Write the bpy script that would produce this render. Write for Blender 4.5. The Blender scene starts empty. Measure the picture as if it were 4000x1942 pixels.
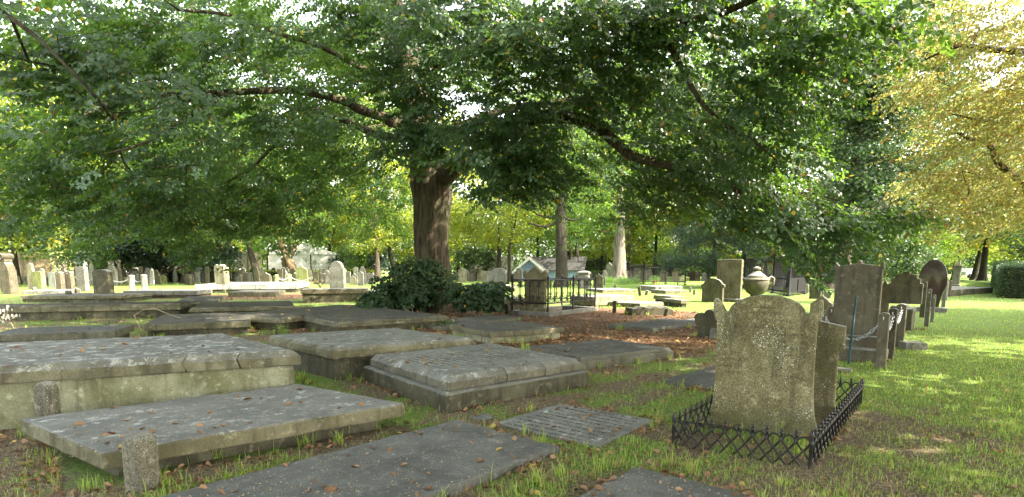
import bpy, bmesh, math, random
import numpy as np
from mathutils import Vector, Matrix
R = math.radians
random.seed(7); rng = np.random.default_rng(11)
sc = bpy.context.scene
COL = sc.collection

# ------------------------------------------------------------------ camera
F_PX, HORIZON, PPY, EYE = 2250.0, 1045.0, 1343.0, 1.5
PITCH = math.atan((PPY - HORIZON) / F_PX)
cam = bpy.data.cameras.new('camera'); cam_o = bpy.data.objects.new('camera', cam); COL.objects.link(cam_o)
cam.sensor_width = 36; cam.lens = 36 * F_PX / 4000
cam.shift_y = (PPY - 971) / 4000
cam.clip_end = 1500; cam.clip_start = 0.05
cam_o.location = (0, 0, EYE); cam_o.rotation_euler = (math.pi / 2 - PITCH, 0, 0)
sc.camera = cam_o

# ------------------------------------------------------------------ light
SUN_AZ, SUN_EL = 110.0, 42.0      # azimuth clockwise from +Y (the view direction)
w = bpy.data.worlds.new('World'); sc.world = w; w.use_nodes = True
nt = w.node_tree; nt.nodes.clear()
sky = nt.nodes.new('ShaderNodeTexSky'); sky.sky_type = 'NISHITA'; sky.sun_disc = False
sky.sun_elevation = R(SUN_EL); sky.sun_rotation = R(SUN_AZ); sky.dust_density = 2.5; sky.air_density = 1.0
bg = nt.nodes.new('ShaderNodeBackground'); bg.inputs[1].default_value = 0.15
wo = nt.nodes.new('ShaderNodeOutputWorld')
hs_ = nt.nodes.new('ShaderNodeHueSaturation'); hs_.inputs['Saturation'].default_value = .42; nt.links.new(sky.outputs[0], hs_.inputs['Color'])
wm = nt.nodes.new('ShaderNodeMix'); wm.data_type = 'RGBA'; wm.blend_type = 'MULTIPLY'; wm.inputs[0].default_value = 1; wm.inputs[7].default_value = (1.04, 1.0, .92, 1); nt.links.new(hs_.outputs[0], wm.inputs[6])
nt.links.new(wm.outputs[2], bg.inputs[0]); nt.links.new(bg.outputs[0], wo.inputs[0])
sun = bpy.data.lights.new('sun', 'SUN'); sun.energy = 2.75; sun.angle = R(0.5); sun.color = (1, .90, .72)
sun_o = bpy.data.objects.new('sun', sun); COL.objects.link(sun_o)
sd = Vector((math.sin(R(SUN_AZ)) * math.cos(R(SUN_EL)), math.cos(R(SUN_AZ)) * math.cos(R(SUN_EL)), math.sin(R(SUN_EL))))
sun_o.rotation_euler = sd.to_track_quat('Z', 'Y').to_euler(); sun_o.location = (0, 0, 60)
sc.view_settings.view_transform = 'Standard'; sc.view_settings.look = 'None'
sc.view_settings.exposure = 3.28; sc.view_settings.gamma = 1.0
sc.cycles.max_bounces = 8; sc.cycles.diffuse_bounces = 4; sc.cycles.glossy_bounces = 2
sc.cycles.transmission_bounces = 5; sc.cycles.transparent_max_bounces = 4; sc.cycles.use_denoising = True

# ------------------------------------------------------------------ pixel of the photograph -> point of the place
CP, SP = math.cos(PITCH), math.sin(PITCH)
def ray(px, py):
    x = (px - 2000) / F_PX; y = -(py - PPY) / F_PX
    return np.array([x, CP + SP * y, -SP + CP * y])
def G(px, py, z=0.0):
    d = ray(px, py); t = (z - EYE) / d[2]; return d[0] * t, d[1] * t
def PD(px, py, dist):
    d = ray(px, py); t = dist / d[1]; return np.array([d[0] * t, dist, EYE + d[2] * t])
U_AZ = 43.0                               # the rows of graves run along this azimuth
def az2rot(a): return R(90 - a)           # local +X points to azimuth a

# ------------------------------------------------------------------ objects
def link(o, parent=None):
    COL.objects.link(o)
    if parent: o.parent = parent
    return o
def tag(o, label, cat, group=None, kind=None):
    if label: o['label'] = label
    if cat: o['category'] = cat
    if group: o['group'] = group
    if kind: o['kind'] = kind
    return o
def thing(name, label, cat, loc=(0, 0, 0), rz=0.0, group=None):
    o = bpy.data.objects.new(name, None); o.empty_display_size = .2; link(o)
    o.location = loc; o.rotation_euler = (0, 0, rz)
    return tag(o, label, cat, group)
def smooth(me):
    me.polygons.foreach_set('use_smooth', np.ones(len(me.polygons), dtype=bool))
def obj(name, bm, mat, parent=None, sm=False, loc=None, rz=None):
    me = bpy.data.meshes.new(name); bmesh.ops.recalc_face_normals(bm, faces=bm.faces); bm.to_mesh(me); bm.free()
    me.materials.append(mat)
    if sm: smooth(me)
    o = bpy.data.objects.new(name, me)
    if loc is not None: o.location = loc
    if rz is not None: o.rotation_euler = (0, 0, rz)
    return link(o, parent)
def np_obj(name, V, Q, mat, parent=None, rnd=None, sm=False, k=4, attrs=None):
    me = bpy.data.meshes.new(name)
    V = np.ascontiguousarray(V, dtype=np.float32); Q = np.ascontiguousarray(Q, dtype=np.int32)
    me.vertices.add(len(V)); me.vertices.foreach_set('co', V.ravel())
    n = len(Q); me.loops.add(n * k); me.polygons.add(n)
    me.loops.foreach_set('vertex_index', Q.ravel())
    me.polygons.foreach_set('loop_start', np.arange(n, dtype=np.int32) * k)
    if rnd is not None:
        a = me.attributes.new('rnd', 'FLOAT', 'FACE'); a.data.foreach_set('value', np.asarray(rnd, dtype=np.float32))
    for nm, arr in (attrs or {}).items():
        a = me.attributes.new(nm, 'FLOAT', 'POINT'); a.data.foreach_set('value', np.asarray(arr, dtype=np.float32))
    me.update(calc_edges=True); me.materials.append(mat)
    if sm: smooth(me)
    return link(bpy.data.objects.new(name, me), parent)

# ------------------------------------------------------------------ shader helpers
class NT:
    def __init__(s, name):
        s.m = bpy.data.materials.new(name); s.m.use_nodes = True; s.t = s.m.node_tree; s.t.nodes.clear()
    def n(s, typ, **kw):
        o = s.t.nodes.new('ShaderNode' + typ)
        for k, v in kw.items(): setattr(o, k, v)
        return o
    def l(s, a, b): s.t.links.new(a, b)
    def put(s, v, sock):
        if hasattr(v, 'is_linked') or isinstance(v, bpy.types.NodeSocket): s.l(v, sock)
        elif isinstance(v, (tuple, list)): sock.default_value = tuple(v) + ((1,) if len(sock.default_value) == 4 and len(v) == 3 else ())
        else: sock.default_value = v
    def math(s, op, a, b=0.0, clamp=False):
        o = s.n('Math', operation=op); o.use_clamp = clamp; s.put(a, o.inputs[0]); s.put(b, o.inputs[1]); return o.outputs[0]
    def mix(s, f, a, b, blend='MIX'):
        o = s.n('Mix', data_type='RGBA', blend_type=blend); s.put(f, o.inputs[0]); s.put(a, o.inputs[6]); s.put(b, o.inputs[7]); return o.outputs[2]
    def ramp(s, v, a, b):
        o = s.n('MapRange'); o.interpolation_type = 'SMOOTHSTEP'; s.put(v, o.inputs[0]); o.inputs[1].default_value = a; o.inputs[2].default_value = b; return o.outputs[0]
    def coords(s, rnd=True):
        tc = s.n('TexCoord').outputs['Object']
        if not rnd: return tc
        oi = s.n('ObjectInfo').outputs['Random']; m = s.math('MULTIPLY', oi, 53.0)
        a = s.n('VectorMath', operation='ADD'); s.l(tc, a.inputs[0]); c = s.n('CombineXYZ'); s.l(m, c.inputs[0]); s.l(m, c.inputs[1]); s.l(m, c.inputs[2]); s.l(c.outputs[0], a.inputs[1])
        return a.outputs[0]
    def scale(s, v, xyz):
        o = s.n('VectorMath', operation='MULTIPLY'); s.l(v, o.inputs[0]); o.inputs[1].default_value = xyz; return o.outputs[0]
    def noise(s, v, sc_, det=4, ro=.6):
        o = s.n('TexNoise'); s.l(v, o.inputs['Vector']); o.inputs['Scale'].default_value = sc_; o.inputs['Detail'].default_value = det; o.inputs['Roughness'].default_value = ro; return o.outputs[0]
    def voro(s, v, sc_, feat='F1'):
        o = s.n('TexVoronoi', feature=feat); s.l(v, o.inputs['Vector']); o.inputs['Scale'].default_value = sc_; return o
    def bump(s, h, st, dist=.01, nrm=None):
        o = s.n('Bump'); o.inputs['Strength'].default_value = st; o.inputs['Distance'].default_value = dist; s.l(h, o.inputs['Height'])
        if nrm is not None: s.l(nrm, o.inputs['Normal'])
        return o.outputs[0]
    def out(s, sh): o = s.n('OutputMaterial'); s.l(sh, o.inputs[0]); return s.m
    def principled(s, col, rough=.8, nrm=None, metal=0.0, spec=.3):
        p = s.n('BsdfPrincipled'); s.put(col, p.inputs['Base Color']); s.put(rough, p.inputs['Roughness']); p.inputs['Metallic'].default_value = metal
        p.inputs['Specular IOR Level'].default_value = spec
        if nrm is not None: s.l(nrm, p.inputs['Normal'])
        return p.outputs[0]

def stone_mat(name, side, side2, top, top2, spots=.0, white=.0, pits=.3, text=None, rough=.85, bump=.5):
    s = NT(name); P = s.coords(); raw = s.n('TexCoord').outputs['Object']
    n1 = s.noise(P, 2.2, 7, .62); n2 = s.noise(P, 90, 3, .7); n3 = s.noise(P, 11, 6, .7)
    st = s.noise(s.scale(P, (9, 9, 1.1)), 1.0, 5, .6)
    c = s.mix(s.ramp(n1, .36, .64), side, side2)
    c = s.mix(s.math('MULTIPLY', s.ramp(st, .48, .68), .6), c, tuple(x * .45 for x in side))
    pale = tuple(min(.62, x * 1.9 + .03) for x in side2)
    c = s.mix(s.math('MULTIPLY', s.ramp(n3, .53, .70), .55), c, pale)
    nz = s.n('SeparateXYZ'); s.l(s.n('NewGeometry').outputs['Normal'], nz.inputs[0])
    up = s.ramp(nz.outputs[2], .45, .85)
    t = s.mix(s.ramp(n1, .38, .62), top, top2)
    t = s.mix(s.math('MULTIPLY', s.ramp(n3, .50, .66), .45), t, tuple(x * 1.7 for x in top2))
    if white > 0:
        pt = s.noise(P, 5.5, 8, .78); a = s.ramp(pt, .66 - .22 * white, .70 - .20 * white)
        t = s.mix(s.math('MULTIPLY', a, .8), t, (.42, .43, .40))
        vv_ = s.voro(P, 38); t = s.mix(s.math('LESS_THAN', vv_.outputs['Distance'], s.math('MULTIPLY', s.ramp(pt, .40, .62), .26 * min(1, white + .3))), t, (.46, .47, .43))
        t = s.mix(s.math('MULTIPLY', s.ramp(s.noise(P, 26, 4, .7), .56, .66), .55), t, (.05, .05, .045))
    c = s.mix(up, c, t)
    gr = s.ramp(n2, .34, .66)
    c = s.mix(s.math('MULTIPLY', s.math('SUBTRACT', 1.0, gr), pits), c, (.012, .012, .008))
    if spots > 0:
        v = s.voro(P, 26); v2 = s.voro(P, 70)
        wn = s.noise(P, 3.0, 3, .5)
        a = s.math('LESS_THAN', v.outputs['Distance'], s.math('MULTIPLY', s.ramp(wn, .22, 1.0), .34 * spots))
        b = s.math('LESS_THAN', v2.outputs['Distance'], s.math('MULTIPLY', s.ramp(wn, .25, .8), .34 * spots))
        k = s.math('MAXIMUM', a, s.math('MULTIPLY', b, .7))
        c = s.mix(k, c, (.50, .50, .44))
    h = s.math('ADD', s.math('MULTIPLY', n2, .5), s.math('MULTIPLY', n3, 1.2))
    if text == 'v':
        sx = s.n('SeparateXYZ'); s.l(raw, sx.inputs[0]); x, y, z_ = sx.outputs[0], sx.outputs[1], sx.outputs[2]
        row = s.math('FRACT', s.math('MULTIPLY', z_, 1 / .062)); rowm = s.math('MULTIPLY', s.math('GREATER_THAN', row, .35), s.math('LESS_THAN', row, .82))
        ch = s.noise(s.scale(raw, (80, 0, 20)), 1.0, 2, .5); wd = s.noise(s.scale(raw, (9, 0, 16)), 1.0, 1, .5)
        m = s.math('MULTIPLY', rowm, s.math('MULTIPLY', s.math('GREATER_THAN', ch, .5), s.math('GREATER_THAN', wd, .45)))
        inz = s.math('MULTIPLY', s.math('GREATER_THAN', z_, .50), s.math('LESS_THAN', z_, 1.15)); inx = s.math('LESS_THAN', s.math('ABSOLUTE', x), .33)
        m = s.math('MULTIPLY', m, s.math('MULTIPLY', inx, s.math('MULTIPLY', inz, s.ramp(s.noise(P, 4, 3, .6), .40, .60))))
        c = s.mix(s.math('MULTIPLY', m, .5), c, (.03, .026, .014)); h = s.math('SUBTRACT', h, s.math('MULTIPLY', m, 1.2))
        c = s.mix(s.math('MULTIPLY', s.math('SUBTRACT', 1.0, s.ramp(z_, .0, .35)), .5), c, (.045, .05, .018))
    elif text:
        L, W, pitch = text
        sx = s.n('SeparateXYZ'); s.l(raw, sx.inputs[0]); x, y = sx.outputs[0], sx.outputs[1]
        row = s.math('FRACT', s.math('MULTIPLY', s.math('ADD', x, 50), 1 / pitch))
        rowm = s.math('MULTIPLY', s.math('GREATER_THAN', row, .38), s.math('LESS_THAN', row, .80))
        ch = s.noise(s.scale(raw, (1 / pitch * 1.3, 95, 0)), 1.0, 2, .5)
        wd = s.noise(s.scale(raw, (1 / pitch, 13, 0)), 1.0, 1, .5)
        m = s.math('MULTIPLY', rowm, s.math('MULTIPLY', s.math('GREATER_THAN', ch, .49), s.math('GREATER_THAN', wd, .40)))
        inx = s.math('LESS_THAN', s.math('ABSOLUTE', x), L / 2 - .16); iny = s.math('LESS_THAN', s.math('ABSOLUTE', y), W / 2 - .13)
        m = s.math('MULTIPLY', m, s.math('MULTIPLY', inx, s.math('MULTIPLY', iny, s.math('GREATER_THAN', nz.outputs[2], .9))))
        c = s.mix(s.math('MULTIPLY', m, .9), c, (.012, .012, .010))
        h = s.math('SUBTRACT', h, s.math('MULTIPLY', m, .9))
    return s.out(s.principled(c, rough, s.bump(h, bump, .012)))

OLV, OLV2 = (.095, .088, .045), (.17, .155, .095)
DKT, DKT2 = (.055, .053, .048), (.085, .082, .072)
GRT, GRT2 = (.12, .12, .11), (.19, .19, .175)
M = {}
M['slab_grey'] = stone_mat('weathered_grey_slab', OLV, OLV2, (.13, .13, .12), (.18, .18, .165), white=.42)
M['slab_lichen'] = stone_mat('lichened_slab', (.11, .10, .06), (.20, .19, .12), (.11, .11, .10), (.165, .165, .15), white=.6, spots=.35)
M['slab_text'] = stone_mat('inscribed_slab', (.085, .082, .058), (.15, .14, .10), (.13, .13, .12), (.185, .185, .17), white=.4, text=(2.0, 1.2, .105))
M['slab_dark'] = stone_mat('dark_slab', (.085, .08, .045), (.15, .14, .085), DKT, DKT2, white=.1)
M['slab_dark_text'] = stone_mat('dark_inscribed_slab', (.075, .072, .05), (.12, .115, .08), (.06, .06, .058), (.095, .095, .09), white=.12, text=(2.1, 1.1, .08))
M['flat_slab'] = stone_mat('flat_ledger_stone', (.07, .07, .062), (.11, .11, .095), (.085, .085, .08), (.13, .13, .122), white=.12, pits=.35)
M['plinth'] = stone_mat('mossy_plinth', (.045, .042, .024), (.095, .088, .052), (.10, .10, .09), (.15, .15, .13), white=.3)
M['plinth_pale'] = stone_mat('pale_lime_washed_plinth', (.15, .15, .075), (.30, .30, .20), GRT, GRT2, white=.4)
M['hs_olive'] = stone_mat('olive_lichened_headstone', (.14, .122, .055), (.23, .20, .11), (.22, .22, .19), (.34, .34, .30), spots=.7, pits=.55, bump=.8)
M['hs_front'] = stone_mat('olive_lettered_headstone', (.165, .142, .06), (.265, .235, .125), (.22, .22, .19), (.34, .34, .30), spots=.9, pits=.65, bump=.9, text='v')
M['hs_brown'] = stone_mat('brown_headstone', (.085, .072, .045), (.13, .112, .075), (.20, .20, .18), (.30, .30, .27), spots=.25, pits=.4)
M['hs_grey'] = stone_mat('grey_headstone', (.11, .105, .085), (.18, .172, .145), (.22, .22, .20), (.30, .30, .27), spots=.3, pits=.25)
M['hs_dark'] = stone_mat('dark_mossy_headstone', (.05, .047, .025), (.085, .08, .045), (.12, .12, .10), (.18, .18, .15), pits=.4)
M['hs_white'] = stone_mat('pale_limestone_headstone', (.23, .225, .19), (.33, .32, .28), (.32, .32, .30), (.38, .38, .36), pits=.12)
M['hs_green'] = stone_mat('algae_green_headstone', (.17, .18, .06), (.26, .27, .10), (.3, .3, .2), (.36, .36, .27), pits=.25)
M['hs_cream'] = stone_mat('cream_mossy_headstone', (.16, .15, .08), (.28, .255, .165), (.28, .28, .23), (.34, .34, .29), spots=.3, pits=.35)
M['pebble'] = stone_mat('pebbledash_grave_post', (.16, .145, .10), (.24, .22, .16), (.22, .21, .17), (.3, .29, .25), spots=.6, pits=.75, bump=1.2)

def granite_mat():
    s = NT('polished_dark_granite'); P = s.coords(); n = s.noise(P, 120, 2, .5)
    c = s.mix(s.ramp(n, .4, .6), (.018, .012, .010), (.05, .033, .028)); return s.out(s.principled(c, .07, None, 0, .8))
M['granite'] = granite_mat()
def simple(name, a, b, rough=.6, sc_=8, metal=0.0, bump=.2, spec=.3):
    s = NT(name); P = s.coords(); n = s.noise(P, sc_, 5, .65); n2 = s.noise(P, sc_ * 9, 2, .5)
    c = s.mix(s.ramp(n, .35, .65), a, b); return s.out(s.principled(c, rough, s.bump(s.math('ADD', n, n2), bump, .006), metal, spec))
M['iron'] = simple('black_painted_iron', (.006, .006, .0065), (.018, .015, .013), .42, 14, 0, .4, .35)
M['iron_dull'] = simple('dull_black_iron', (.006, .006, .007), (.016, .016, .017), .7, 14, 0, .2, .15)
M['chain'] = simple('galvanised_chain', (.30, .31, .33), (.46, .47, .50), .4, 30, .6)
M['teal_pole'] = simple('teal_painted_pole', (.012, .04, .045), (.02, .06, .065), .5, 20)
M['white_paint'] = simple('white_cladding_paint', (.58, .58, .56), (.72, .72, .70), .6, 3)
M['blue_paint'] = simple('pale_blue_boarding', (.15, .21, .32), (.21, .28, .40), .6, 3)
M['roof_tile'] = simple('grey_roof_tile', (.03, .03, .03), (.06, .06, .058), .8, 5)
M['glass'] = simple('dark_window_glass', (.02, .022, .025), (.03, .033, .036), .1, 3, 0, .0, .8)
M['gold'] = simple('brass_fittings', (.5, .35, .1), (.6, .45, .15), .4, 10, .7)
M['twig'] = simple('pale_dry_twig', (.22, .17, .11), (.34, .28, .19), .8, 20)
M['cream_wood'] = simple('cream_weathered_boards', (.30, .27, .18), (.44, .40, .29), .8, 4)
M['tan_wood'] = simple('tan_weathered_boards', (.20, .15, .085), (.32, .25, .15), .8, 4)
M['grey_wood'] = simple('grey_weathered_boards', (.10, .10, .075), (.17, .17, .13), .8, 4)
M['terracotta'] = simple('terracotta_pot', (.22, .08, .03), (.30, .12, .05), .8, 10)
M['car'] = simple('white_car_paint', (.6, .6, .6), (.7, .7, .7), .3, 2, 0, 0, .5)
M['rubber'] = simple('dark_rubber', (.015, .015, .015), (.03, .03, .03), .8, 10)

def bark_mat(name, a, b, sx=11, sz=1.6, bump=1.0, moss=.0):
    s = NT(name); P = s.coords(); st = s.noise(s.scale(P, (sx, sx, sz)), 1.0, 8, .68); n2 = s.noise(P, 1.5, 5, .6); f = s.noise(P, 45, 3, .6)
    c = s.mix(s.ramp(st, .36, .62), a, b); c = s.mix(s.math('MULTIPLY', s.ramp(n2, .5, .7), .35), c, tuple(x * .5 for x in a))
    if moss: c = s.mix(s.math('MULTIPLY', s.ramp(n2, .42, .62), moss), c, (.07, .085, .03))
    return s.out(s.principled(c, .9, s.bump(s.math('ADD', s.math('MULTIPLY', st, 3.0), f), bump, .03)))
M['bark'] = bark_mat('brown_lime_bark', (.022, .016, .010), (.115, .085, .057), moss=.35)
M['bark_dark'] = bark_mat('dark_bark', (.014, .011, .008), (.038, .030, .022), moss=.25)
M['bark_grey'] = bark_mat('grey_fissured_bark', (.10, .085, .07), (.26, .23, .19), 7, .8, 1.6)
M['bark_lit'] = bark_mat('tan_fissured_bark', (.12, .085, .05), (.30, .22, .14), 7, .8, 1.6)
M['bark_brown'] = bark_mat('grey_brown_bark', (.035, .028, .021), (.10, .08, .062))

def leaf_mat(name, dark, light, trans, yellow=0.0, ycol=(.55, .42, .04), rough=.42, spec=.45, tf=.42, brown=0.0):
    s = NT(name); a = s.n('Attribute', attribute_name='rnd').outputs['Fac']
    c = s.mix(a, dark, light); t = s.mix(a, tuple(x * .65 for x in trans), trans)
    if yellow:
        k = s.math('LESS_THAN', s.math('FRACT', s.math('MULTIPLY', a, 17.0)), yellow); c = s.mix(k, c, ycol); t = s.mix(k, t, ycol)
    if brown:
        k = s.math('LESS_THAN', s.math('FRACT', s.math('MULTIPLY', a, 31.0)), brown); c = s.mix(k, c, (.34, .20, .10)); t = s.mix(k, t, (.34, .18, .06))
    p = s.principled(c, rough, None, 0, spec); tr = s.n('BsdfTranslucent'); s.put(t, tr.inputs[0])
    m = s.n('MixShader'); m.inputs[0].default_value = tf; s.l(p, m.inputs[1]); s.l(tr.outputs[0], m.inputs[2])
    return s.out(m.outputs[0])
M['leaf_main'] = leaf_mat('lime_leaf', (.024, .056, .030), (.072, .128, .062), (.21, .38, .04), .012, rough=.36, spec=.75, tf=.38, brown=.010)
M['leaf_back'] = leaf_mat('backlit_leaf', (.018, .045, .015), (.052, .10, .03), (.24, .42, .04), .03, tf=.45)
M['leaf_yel'] = leaf_mat('yellowing_leaf', (.045, .075, .02), (.12, .16, .035), (.46, .56, .05), .06, tf=.5)
M['leaf_gold'] = leaf_mat('golden_autumn_leaf', (.20, .23, .08), (.39, .39, .15), (.56, .57, .16), .06, brown=.15, tf=.5)
M['leaf_holly'] = leaf_mat('dark_glossy_leaf', (.030, .055, .040), (.06, .10, .07), (.10, .18, .07), 0, rough=.3, spec=.7, tf=.2)
M['leaf_yew'] = leaf_mat('yew_needles', (.018, .035, .022), (.04, .07, .042), (.06, .11, .05), 0, rough=.6, spec=.3, tf=.2)
M['leaf_ivy'] = leaf_mat('ivy_leaf', (.028, .052, .022), (.065, .105, .045), (.14, .26, .06), .01, rough=.38, spec=.5, tf=.3)
M['leaf_bush'] = leaf_mat('sucker_leaf', (.020, .042, .018), (.045, .08, .035), (.12, .22, .04), .004, rough=.55, spec=.25, tf=.25)
M['leaf_fern'] = leaf_mat('fresh_green_leaf', (.07, .15, .03), (.12, .24, .05), (.25, .45, .06), 0, tf=.35)
M['leaf_lemon'] = leaf_mat('lemon_green_leaf', (.14, .24, .03), (.22, .34, .05), (.5, .7, .08), .05, tf=.5)
M['grass'] = leaf_mat('grass_blade', (.15, .225, .035), (.31, .41, .085), (.40, .57, .08), 0, rough=.5, spec=.3, tf=.4, brown=.10)
M['straw'] = leaf_mat('dry_straw', (.22, .16, .09), (.48, .38, .24), (.3, .24, .12), 0, rough=.7, spec=.2, tf=.2)
M['dead'] = leaf_mat('fallen_leaf', (.09, .042, .02), (.36, .22, .12), (.30, .13, .05), .05, (.42, .30, .08), rough=.65, spec=.25, tf=.15)
M['lunaria'] = leaf_mat('silvery_seed_disc', (.48, .45, .38), (.62, .60, .52), (.5, .48, .4), 0, tf=.3)
M['pale_flower'] = leaf_mat('pale_yellow_spike', (.42, .40, .14), (.60, .58, .26), (.65, .65, .25), 0, tf=.35)

# ------------------------------------------------------------------ ground
SU, CU = math.sin(R(40)), math.cos(R(40))
def pn(x, y, s, ph=0.0):
    return (np.sin(x * s + ph) * np.cos(y * s * 1.17 + 1.3 + ph) + .6 * np.sin(x * s * 2.3 + y * s * 1.7 + ph * 2) + .4 * np.cos(x * s * 4.1 - y * s * 3.7 + ph * 3)) / 2.0
def sstep(x, a, b): t = np.clip((x - a) / (b - a), 0, 1); return t * t * (3 - 2 * t)
def f_path(x, y): v = x * CU - y * SU; return sstep(v + .35 * pn(x, y, .9), -2.3, -1.0)
def f_litter(x, y):
    d = np.hypot((x - .3) / 7.0, (y - 15.6) / 7.2) + .16 * pn(x, y, 1.1, 2)
    d2 = np.hypot((x + 13.5) / 6.5, (y - 30) / 3.2) + .15 * pn(x, y, 1.0, 1)
    v = x * CU - y * SU; u = x * SU + y * CU
    h = sstep(v, .6, 1.6) * sstep(u, 22, 28) * (1 - sstep(u, 50, 54))
    return np.maximum(np.maximum(1 - sstep(d, .75, 1.05), .8 * (1 - sstep(d2, .7, 1.0))), h)
def f_green(x, y):
    p = f_path(x, y); n = pn(x, y, 1.9, 4) * .5 + pn(x, y, 5.3, 1) * .35
    n2 = pn(x, y, 7.0, 3) * .5 + pn(x, y, 2.4, 6) * .6
    nearbrown = (1 - sstep(np.hypot(x - 2.6, y - 4.6), 1.4, 3.4)) * .62 * p
    g = np.where(p > .5, .98 + .60 * n2 - nearbrown, .44 + 1.1 * n)
    far = sstep(y, 17, 24) * (1 - p)
    g = g + .16 * far + .22 * sstep(x, 1.0, 5.0) * (1 - p) * sstep(y, 6, 9)
    return np.clip(g - 1.0 * f_litter(x, y), 0, 1)
def gz(x, y): return .022 * pn(x, y, .8) + .012 * pn(x, y, 2.3, 1)
def axis(lo, hi, near, grow):
    a = [0.0]; st = near
    while a[-1] < hi: a.append(a[-1] + st); st *= grow
    b = [0.0]; st = near
    while b[-1] < -lo: b.append(b[-1] + st); st *= grow
    return np.array([-t for t in b[:0:-1]] + a)
gx = axis(-400, 400, .16, 1.022); gy = axis(-60, 600, .16, 1.018) + 5.0
XX, YY = np.meshgrid(gx, gy); nx, ny = len(gx), len(gy)
ZZ = gz(XX, YY) + .035 * np.clip(pn(XX, YY, .31, 2), 0, 1) * sstep(YY, 12, 30)
idx = np.arange(nx * ny).reshape(ny, nx)
Q = np.stack([idx[:-1, :-1], idx[:-1, 1:], idx[1:, 1:], idx[1:, :-1]], -1).reshape(-1, 4)
def ground_mat():
    s = NT('ground_soil_and_moss'); P = s.coords(False)
    g = s.n('Attribute', attribute_name='green').outputs['Fac']; li = s.n('Attribute', attribute_name='litter').outputs['Fac']
    n1 = s.noise(P, 3, 8, .7); n2 = s.noise(P, 28, 5, .75); n3 = s.noise(P, 120, 3, .7)
    soil = s.mix(s.ramp(n2, .35, .65), (.075, .056, .035), (.22, .17, .11)); soil = s.mix(s.math('MULTIPLY', s.ramp(n3, .55, .7), .7), soil, (.24, .19, .12))
    gr = s.mix(s.ramp(n2, .35, .7), (.08, .14, .022), (.21, .31, .055)); gr = s.mix(s.math('MULTIPLY', s.ramp(n1, .5, .7), .5), gr, (.18, .18, .06))
    lt = s.mix(s.ramp(n2, .35, .65), (.06, .03, .015), (.20, .10, .045))
    m = s.ramp(s.math('ADD', g, s.math('MULTIPLY', s.math('SUBTRACT', n2, .5), .9)), .30, .62)
    c = s.mix(m, soil, gr); c = s.mix(s.math('MULTIPLY', li, .9), c, lt)
    h = s.math('ADD', s.math('MULTIPLY', n2, 2.0), n3)
    return s.out(s.principled(c, .95, s.bump(h, .9, .03)))
VG = np.stack([XX, YY, ZZ], -1).reshape(-1, 3)
gr_o = np_obj('ground', VG, Q, ground_mat(), sm=True, attrs={'green': f_green(VG[:, 0], VG[:, 1]), 'litter': f_litter(VG[:, 0], VG[:, 1])})
tag(gr_o, None, None, kind='structure')

# ------------------------------------------------------------------ generic mesh pieces
def add_box(bm, c, s, rz=0.0, bev=0.0, taper=0.0, shear=0.0):
    vs = []
    for dz in (-.5, .5):
        k = 1 - taper * (dz + .5)
        for dx, dy in ((-.5, -.5), (.5, -.5), (.5, .5), (-.5, .5)):
            x, y = dx * s[0] * k + shear * (dz + .5), dy * s[1] * k
            vs.append(bm.verts.new((c[0] + x * math.cos(rz) - y * math.sin(rz), c[1] + x * math.sin(rz) + y * math.cos(rz), c[2] + dz * s[2])))
    fs = [bm.faces.new([vs[i] for i in f]) for f in ((0, 3, 2, 1), (4, 5, 6, 7), (0, 1, 5, 4), (1, 2, 6, 5), (2, 3, 7, 6), (3, 0, 4, 7))]
    if bev: bmesh.ops.bevel(bm, geom=list({e for f in fs for e in f.edges}), offset=bev, segments=2, affect='EDGES', clamp_overlap=True)
def tube_np(pts, rad, sides=6, cap=True, wob=None):
    pts = np.asarray(pts, float); n = len(pts); rad = np.broadcast_to(np.asarray(rad, float), (n,))
    t = np.gradient(pts, axis=0); t /= np.linalg.norm(t, axis=1, keepdims=True) + 1e-9
    ref = np.array([0, 0, 1.0]) if abs(t[0][2]) < .9 else np.array([1.0, 0, 0])
    a = np.cross(t[0], ref); a /= np.linalg.norm(a) + 1e-9; A = np.empty((n, 3)); A[0] = a
    for i in range(1, n):
        a = a - t[i] * a.dot(t[i]); a /= np.linalg.norm(a) + 1e-9; A[i] = a
    B = np.cross(t, A); th = np.arange(sides) * 2 * math.pi / sides
    rr = rad[:, None] * np.ones(sides)[None]
    if wob is not None: rr = rr * wob(th, pts[:, 2])
    V = pts[:, None] + rr[..., None] * (np.cos(th)[None, :, None] * A[:, None] + np.sin(th)[None, :, None] * B[:, None])
    i = np.arange(n - 1)[:, None] * sides; j = np.arange(sides)[None]; j2 = (j + 1) % sides
    Qd = np.stack([i + j, i + j2, i + sides + j2, i + sides + j], -1).reshape(-1, 4)
    V = V.reshape(-1, 3)
    if cap and sides % 2 == 0:
        for base in (0, (n - 1) * sides):
            for k in range(sides // 2 - 1):
                Qd = np.vstack([Qd, [base + k, base + k + 1, base + sides - 2 - k, base + sides - 1 - k]])
    return V, Qd
class Buf:
    def __init__(s): s.V, s.Q, s.n, s.r = [], [], 0, []
    def add(s, V, Q, r=None):
        s.V.append(V); s.Q.append(Q + s.n); s.n += len(V)
        if r is not None: s.r.append(r)
    def tube(s, *a, **k): s.add(*tube_np(*a, **k))
    def obj(s, name, mat, parent=None, sm=True):
        return np_obj(name, np.vstack(s.V), np.vstack(s.Q), mat, parent, np.concatenate(s.r) if s.r else None, sm)
def ring_pts(c, r, ax, n=16, sq=1.0):
    th = np.arange(n + 1) * 2 * math.pi / n; a = np.array(ax[0]); b = np.array(ax[1])
    return np.array(c) + np.outer(np.cos(th) * r, a) + np.outer(np.sin(th) * r * sq, b)

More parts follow.
